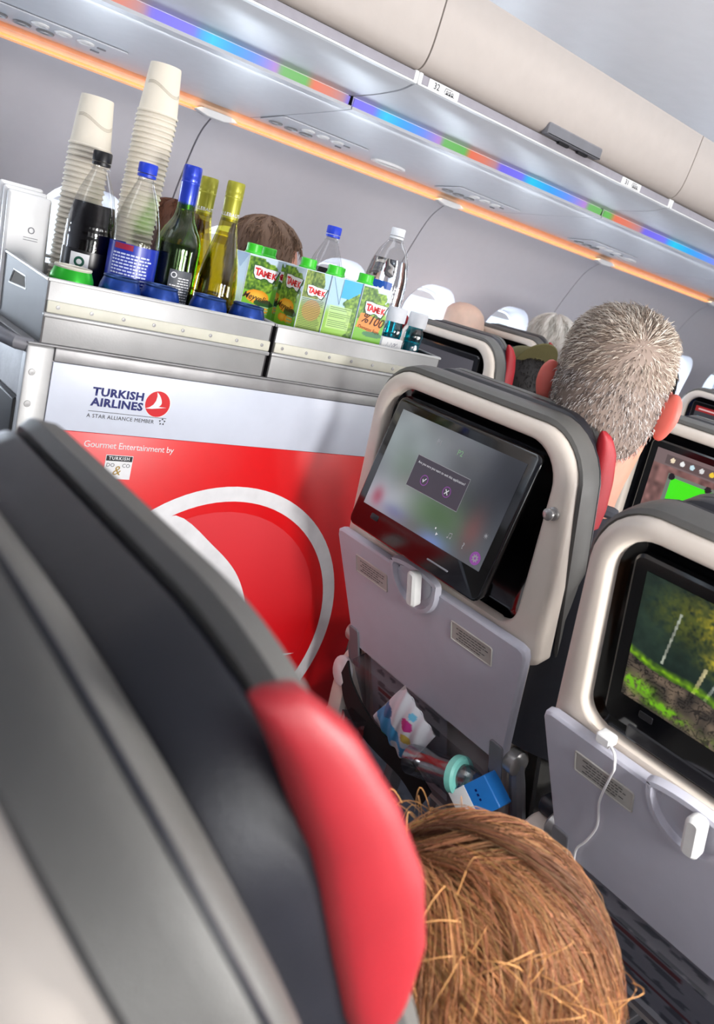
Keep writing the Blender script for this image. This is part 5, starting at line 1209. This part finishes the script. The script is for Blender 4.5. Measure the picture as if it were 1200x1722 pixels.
obj('collar', mesh('collar', *tube([HP((-0.018 + 0.062 * math.cos(a), 0.066 * math.sin(a), -0.176 - 0.012 * math.cos(a))) for a in np.linspace(0, 2 * PI, 22)], 0.010, 8)), M_navyshirt, t)

# ---- child in front of the near seat, long brown hair
t, HP, k = person('child with long tousled golden-brown hair, head at the bottom of view', (0.472, 0.312, 0.690), M_skin, mat('grey_top', (150, 150, 158), 0.9, bump=0.4), 1.05, yaw=-0.5, pitch=0.30, roll=-0.15, torso_x=0.0)
def longline(th):
    c = math.cos(th); return -0.20 if c < 0.25 else (-0.20 + (0.05 + 0.20) * min(1, (c - 0.25) / 0.35))
hm = mesh('hairbase', *cap_shell(HP, lambda th, z: 0.014 + 0.006 * math.sin(7 * th + 30 * z), longline, None)); vcol(hm, [lin((120, 80, 52))] * len(hm.vertices))
obj('hair', hm, M_hair, t)
paths = []; cols = []; wds = []
pal = [(150, 102, 66), (164, 112, 72), (180, 126, 82), (128, 86, 56), (110, 72, 48), (198, 142, 92), (156, 106, 68)]
rs = np.random.RandomState(12)
pole = Vector((-0.80, 0.42, 0.42)).normalized(); e1 = pole.cross(Vector((0, 0, 1))).normalized(); e2 = pole.cross(e1)
for i in range(15000):
    over = i > 12200; lock = int(rs.randint(130)) if not over else 200 + int(rs.randint(46)); lr = np.random.RandomState(lock + 50)
    az = lr.uniform(0, 2 * PI) + rs.normal(0, 0.11); sweep = lr.uniform(-0.6, 0.6) + 0.25; wob = lr.uniform(0, 6); amp = lr.uniform(0.06, 0.17); lift = lr.uniform(0.008, 0.030) + rs.uniform(0, 0.005)
    if over: az = lr.uniform(0, 2 * PI) + rs.normal(0, 0.05); sweep = lr.uniform(-1.5, 1.5); amp = lr.uniform(0.1, 0.35); lift = lr.uniform(0.026, 0.046) + rs.uniform(0, 0.004)
    al0 = rs.uniform(0.02, 0.5) if rs.rand() < 0.75 else rs.uniform(0.5, 1.2); al1 = al0 + rs.uniform(1.7, 2.5); j = rs.normal(0, 0.05); pts = []
    for q in np.linspace(0, 1, 15):
        al = min(al0 + (al1 - al0) * q, 2.75); ph = az + sweep * q + amp * math.sin(wob + 6 * q) + j * q
        d = pole * math.cos(al) + (e1 * math.cos(ph) + e2 * math.sin(ph)) * math.sin(al)
        L_ = (lift * (0.25 + 0.9 * math.sin(PI * q)) if over else lift * (0.7 + 0.6 * math.sin(PI * q))) + 0.004 * math.sin(wob * 3 + 8 * q)
        p = Vector((d.x * (0.101 + L_) - 0.004, d.y * (0.082 + L_), d.z * (0.112 + L_) + 0.002))
        if d.z < -0.25: p.z -= 0.10 * (-0.25 - d.z); p.x *= 1.0 + 0.25 * (-0.25 - d.z); p.y *= 1.0 + 0.3 * (-0.25 - d.z)
        pts.append(HP(p))
    paths.append(pts); wds.append(rs.uniform(0.0003, 0.0006)); base = pal[lock % len(pal)]
    cols.append(lin([min(255, c * rs.uniform(0.92, 1.08)) for c in base]))
for i in range(160):        # stray flyaway hairs in a lighter golden brown
    th = rs.uniform(PI * 0.5, PI * 1.7); z = rs.uniform(0.02, 0.11); p = Vector((0.10 * math.cos(th), 0.085 * math.sin(th), z))
    n_ = Vector((math.cos(th), math.sin(th), 0.6)).normalized(); d = Vector((rs.normal(), rs.normal(), rs.normal() * 0.4)); d = (d - n_ * d.dot(n_)).normalized()
    paths.append([HP(p + n_ * (0.020 + 0.018 * math.sin(PI * s_)) + d * s_ * 0.05 + Vector((0, 0, -0.02 * s_ * s_))) for s_ in np.linspace(0, 1, 8)]); wds.append(0.0005); cols.append(lin((206, 150, 92)))
tag(obj('hair_strands', strands(paths, wds, cols), M_hair, t), kind='stuff')

def simple_hair(t, HP, pal, depth, line, n, L, seed, base):
    rs = np.random.RandomState(seed)
    hm = mesh('hairbase', *cap_shell(HP, lambda th, z: depth + depth * 0.3 * math.sin(9 * th + 25 * z), line, None)); vcol(hm, [lin(base)] * len(hm.vertices)); obj('hair', hm, M_hair, t)
    P = scalp(n, line, seed); paths = []; cols = []
    for p, nrm, th in P:
        d = (Vector((-0.2, 0, -1.0)) + nrm * 0.2 + Vector(rs.normal(0, .25, 3))); d -= nrm * d.dot(nrm) * 0.8; d = d.normalized(); l = L * rs.uniform(0.6, 1.2)
        a = p + nrm * depth * 0.9
        paths.append([HP(a), HP(a + d * l * 0.5 + nrm * 0.004), HP(a + d * l)]); cols.append(lin(pal[rs.randint(len(pal))]))
    tag(obj('hair_strands', strands(paths, [0.0011] * len(paths), cols), M_hair, t), kind='stuff')
M_blue = mat('blue_shirt', (92, 112, 190), 0.85, bump=0.3); M_teeg = mat('grey_shirt', (120, 120, 130), 0.85); M_oliv = mat('olive_cloth', (92, 86, 52), 0.9, bump=0.4)
# brown-haired passengers across the aisle, behind the bottles
t, HP, k = person('passenger with brown hair behind the white wine bottle', (1.265, 2.12, 1.215), M_skin, M_teeg, 1.0, torso_x=0.02)
simple_hair(t, HP, [(110, 84, 66), (140, 110, 88), (90, 66, 50)], 0.014, lambda th: hairline(th, -0.12, -0.06), 1500, 0.03, 21, (104, 80, 64))
t, HP, k = person('passenger with reddish-brown hair by the window, behind the soda bottle', (1.19, 2.595, 1.20), M_skin, M_teeg, 1.0, torso_x=0.02)
simple_hair(t, HP, [(112, 70, 48), (132, 84, 58), (84, 52, 36)], 0.014, lambda th: hairline(th, -0.12, -0.06), 1500, 0.03, 22, (100, 64, 46))
# white-haired passenger
t, HP, k = person('passenger with fluffy white hair in front of the second window', (2.90, 2.36, 1.175), M_skin, M_teeg, 1.0, torso_x=0.02)
simple_hair(t, HP, [(226, 222, 214), (204, 198, 188), (240, 238, 232), (170, 160, 148)], 0.022, lambda th: hairline(th, -0.14, -0.09), 2600, 0.045, 23, (200, 194, 186))
# bald passenger below the windows
t, HP, k = person('bald passenger below the windows, only the crown showing', (2.56, 2.57, 1.14), mat('skin_pale', (228, 196, 178), 0.5, sss=0.1), M_teeg, 1.05, torso_x=0.02)
# passenger with black hair and khaki cap, leaning
t, HP, k = person('passenger with black hair and khaki cap, head bowed, beside the red wing', (2.14, 1.79, 1.055), M_skin2, M_teeg, 1.0, yaw=1.25, pitch=0.30, torso_x=-0.02)
simple_hair(t, HP, [(30, 26, 26), (48, 42, 40), (20, 18, 18)], 0.004, lambda th: hairline(th, -0.10, -0.02), 1800, 0.012, 24, (30, 27, 27))
v = cap_shell(HP, lambda th, z: 0.010, lambda th: 0.045 - 0.02 * math.cos(th), None)
cp = obj('cap', mesh('cap', *v), M_oliv, t)
br = []
for q in (0.0, 0.004):
    br.append([HP((-0.075 - 0.075 * math.cos(a) - 0.0, 0.072 * math.sin(a), 0.055 + 0.055 * math.cos(a) + q)) for a in np.linspace(-1.5, 1.5, 16)])
obj('brim', mesh('brim', *loft(br)), M_oliv, cp)
# passenger in a blue shirt
t, HP, k = person('passenger in a blue shirt, hidden behind the grey-haired man', (2.98, 1.86, 1.12), M_skin2, M_blue, 1.0, torso_x=0.02)
simple_hair(t, HP, [(40, 34, 32), (30, 26, 26)], 0.008, lambda th: hairline(th), 600, 0.02, 25, (34, 30, 30))

# ================================================================== LOOSE THINGS IN THE POCKETS
def local(B, xp, yc):
    return lambda u, v, w: Vector(B(u, v, w)) + Vector((xp, yc, 0))
G1 = local(B1, 1.008, 0.889); G2 = local(B2, 1.043, 0.320)
# packet of baby wipes
o = G1(0.014, 0.085, -0.035)
wt = thing('wipes_packet', 'white soft packet of baby wipes with blue whale print in the seat pocket', 'wipes packet', o)
h_, w_ = 60, 46; Y, X = np.mgrid[0:h_, 0:w_]; s_ = X / (w_ - 1); t_ = Y / (h_ - 1)
img = np.ones((h_, w_, 3)) * c3(228, 230, 238)
m = ((s_ - 0.35) / 0.42) ** 2 + ((t_ - 0.72) / 0.2) ** 2 < 1; img[m] = c3(80, 170, 226)
m = ((s_ - 0.12) / 0.14) ** 2 + ((t_ - 0.52) / 0.1) ** 2 < 1; img[m] = c3(70, 120, 170)
m = ((s_ - 0.84) / 0.16) ** 2 + ((t_ - 0.72) / 0.1) ** 2 < 1; img[m] = c3(90, 170, 226)
m = ((s_ - 0.66) / 0.12) ** 2 + ((t_ - 0.78) / 0.09) ** 2 < 1; img[m] = c3(226, 238, 246)
m = ((s_ - 0.55) / 0.13) ** 2 + ((t_ - 0.28) / 0.085) ** 2 < 1; img[m] = c3(208, 66, 150)
m = ((s_ - 0.52) / 0.08) ** 2 + ((t_ - 0.12) / 0.05) ** 2 < 1; img[m] = c3(120, 200, 236)
m = ((s_ - 0.70) / 0.11) ** 2 + ((t_ - 0.46) / 0.07) ** 2 < 1; img[m] = c3(214, 186, 90)
m = (np.abs(t_ - 0.93) < 0.035) & (s_ > 0.25) & (s_ < 0.52); img[m] = c3(60, 150, 110)
ang = -0.57; ca, sa = math.cos(ang), math.sin(ang)
def WPt(a, b, d):     # a across (reader's right), b up, d towards the viewer
    u = -(a * ca - b * sa); v = a * sa * -1 * -1 * 0 + (b * ca + a * sa)
    return (Vector(B1(u, 0.085 + v, -d)) - Vector(B1(0, 0.085, 0)))
def wf(s, t):
    a = (s - 0.5) * 0.118 * (1 - 0.12 * t); b = (t - 0.5) * 0.176
    pil = (1 - abs(2 * s - 1) ** 3) * (1 - abs(2 * t - 1) ** 3)
    return WPt(a, b, 0.010 + 0.016 * pil + 0.002 * math.sin(23 * s + 11 * t))
def wbk(s, t):
    a = (s - 0.5) * 0.118 * (1 - 0.12 * t); b = (t - 0.5) * 0.176
    return WPt(a, b, 0.010 - 0.008 * (1 - abs(2 * s - 1) ** 3) * (1 - abs(2 * t - 1) ** 3))
obj('packet_front', picture(img, None or (0, 0, 0), (1, 0, 0), (0, 0, 1), M_print, wf), None, wt)
obj('packet_back', picture(np.ones((10, 10, 3)) * 0.9, (0, 0, 0), (1, 0, 0), (0, 0, 1), M_print, wbk), None, wt)
# black strap hanging at the pocket's aisle end
sp = thing('black_strap', 'wide black strap hanging at the aisle end of the pocket', 'strap', G1(0.207, 0.053, -0.03))
pts = [(0.225, 0.085, -0.030), (0.205, 0.050, -0.040), (0.165, 0.030, -0.050), (0.113, 0.010, -0.055), (0.06, 0.004, -0.056), (0.0, -0.01, -0.05), (-0.05, -0.05, -0.045)]
w0 = Vector(sp.location); L_ = []; 
for i, p in enumerate(smooth_prof(pts, 4)):
    q = G1(*p) - w0; hw = 0.022 + 0.008 * min(1, i / 6)
    n_ = Vector((-0.2, -0.40, 0.90)) * hw; L_.append([q + n_ + Vector((0.002, 0, 0)), q + n_ - Vector((0.003, 0, 0)), q - n_ - Vector((0.003, 0, 0)), q - n_ + Vector((0.002, 0, 0))])
obj('webbing', mesh('webbing', *loft(L_)), mat('black_webbing', (18, 18, 20), 0.8, bump=0.4, bscale=700), sp)
# clear crumpled bag
cb = thing('plastic_bag', 'small crumpled clear plastic bag left of the wipes packet', 'bag', G1(0.145, -0.015, -0.085))
rsb = np.random.RandomState(4); rg = []
for z in np.linspace(-0.06, 0.05, 7): rg.append([Vector(((0.016 + 0.010 * rsb.rand()) * math.cos(a), (0.026 - 0.18 * max(0, z) + 0.014 * rsb.rand()) * math.sin(a), z)) for a in np.linspace(0, 2 * PI, 12, endpoint=False)])
obj('film', mesh('film', *loft(rg), True, 20), mat_clear('crinkled_film', (214, 214, 220), 0.6, 0.15, lo=0.16), cb)
# clear feeding bottle with teal ring
fb = thing('baby_bottle', 'clear baby bottle with mint green collar ring in the seat pocket', 'bottle', G1(-0.145, 0.100, -0.055))
ax = Vector((0.10, -1.0, 0.35)).normalized(); rotq = ax.to_track_quat('Z', 'Y')
def along(vf): return [rotq @ Vector(p) for p in vf[0]], vf[1]
obj('bottle_wall', mesh('fb', *along(lathe([(0.020, -0.11), (0.027, -0.105), (0.028, -0.05), (0.026, -0.03), (0.028, 0.0)], 24, (0, 0, 0), (True, False)))), mat_clear('bottle_clear', (226, 230, 234), 0.5, lo=0.12), fb)
obj('collar_ring', mesh('col', *along(lathe([(0.028, -0.004), (0.034, -0.002), (0.034, 0.010), (0.030, 0.014), (0.022, 0.014), (0.022, 0.004)], 28))), mat('mint_plastic', (136, 218, 204), 0.35), fb)
obj('cover', mesh('cov', *along(lathe([(0.022, 0.012), (0.021, 0.03), (0.016, 0.042), (0.0005, 0.045)], 24))), mat_clear('cover_clear', (228, 232, 236), 0.5, lo=0.14), fb)
# small blue drink carton
sb = thing('small_blue_carton', 'small blue drink carton beside the baby bottle', 'carton', G1(-0.205, 0.100, -0.052), 0.0)
sb.rotation_euler = (0.62, 0.0, 0.15)
cbx = obj('carton_body', mesh('cb', *box(-0.018, 0.018, -0.028, 0.028, -0.05, 0.036, 0.002)), mat('bright_blue', (40, 128, 214), 0.4), sb)
obj('white_panel', mesh('wp', *box(-0.0186, -0.0170, -0.028, 0.028, -0.05, -0.012, 0.0003)), M_white, sb)
obj('printed_mark', strip_mesh([rect(-0.014 + 0.008 * q, -0.010 + 0.008 * q, 0.0, 0.004) for q in range(3)], (-0.0182, 0, 0.005), (0, -1, 0), (0, 0, 1), 0.0003), M_navy, sb)
# white charging cable
cab = thing('charging_cable', 'white charging cable plugged in below the forest screen', 'cable', G2(0.10, 0.44, -0.01))
w0 = Vector(cab.location)
cp_ = [(0.140, 0.418, -0.016), (0.122, 0.417, -0.024), (0.114, 0.405, -0.030), (0.122, 0.377, -0.026), (0.135, 0.32, -0.025), (0.135, 0.271, -0.025), (0.150, 0.225, -0.026), (0.166, 0.190, -0.026), (0.168, 0.154, -0.027), (0.163, 0.131, -0.030), (0.181, 0.095, -0.045), (0.195, 0.06, -0.07)]
obj('cord', mesh('cord', *tube([G2(*p) - w0 for p in smooth_prof(cp_, 5)], 0.0017, 8)), M_white, cab)
obj('plug', mesh('plug', *slab(rrect(0.132, 0.154, 0.412, 0.427, 0.003, 3), -0.022, -0.004, 0.002, lambda a, b, w: G2(a, b, w) - w0)), M_white, cab)
# armrest cap at the aisle end of the quit-dialog seat
for sx, sy, xx, lb_ in ((1.116, 1.128, 0, 'beige armrest end at the aisle, beside the black strap'), (1.06, 0.575, 0, 'beige armrest end between the two screen seats'),):
    ar = thing('armrest', lb_, 'armrest', (sx, sy, 0.0), 0, 'armrests in the row ahead')
    pr_ = smooth_prof([(-0.045, 0.36), (-0.05, 0.44), (-0.042, 0.50), (-0.010, 0.53), (0.03, 0.525), (0.045, 0.49), (0.045, 0.36)], 4)
    if sum(pr_[i - 1][0] * pr_[i][1] - pr_[i][0] * pr_[i - 1][1] for i in range(len(pr_))) < 0: pr_ = pr_[::-1]
    obj('end_cover', mesh('arm', *slab(pr_, -0.026, 0.026, 0.010, lambda a, b, w: (a, w, b))), M_shell, ar)
    obj('arm_pad', mesh('armp', *slab(rrect(-0.01, 0.32, 0.53, 0.565, 0.014, 4), -0.024, 0.024, 0.008, lambda a, b, w: (a, w, b))), M_leather2, ar)
    lv = lathe([(0.030, 0.0), (0.030, 0.006), (0.024, 0.010), (0.0005, 0.011)], 20)
    obj('pivot_cap', mesh('piv', [(-0.046 - w, a, 0.475 + b * 1.1) for a, b, w in lv[0]], lv[1]), M_white, ar)
    obj('post', mesh('post', *box(-0.03, 0.03, -0.018, 0.018, 0.0, 0.37, 0.004)), M_grey, ar)
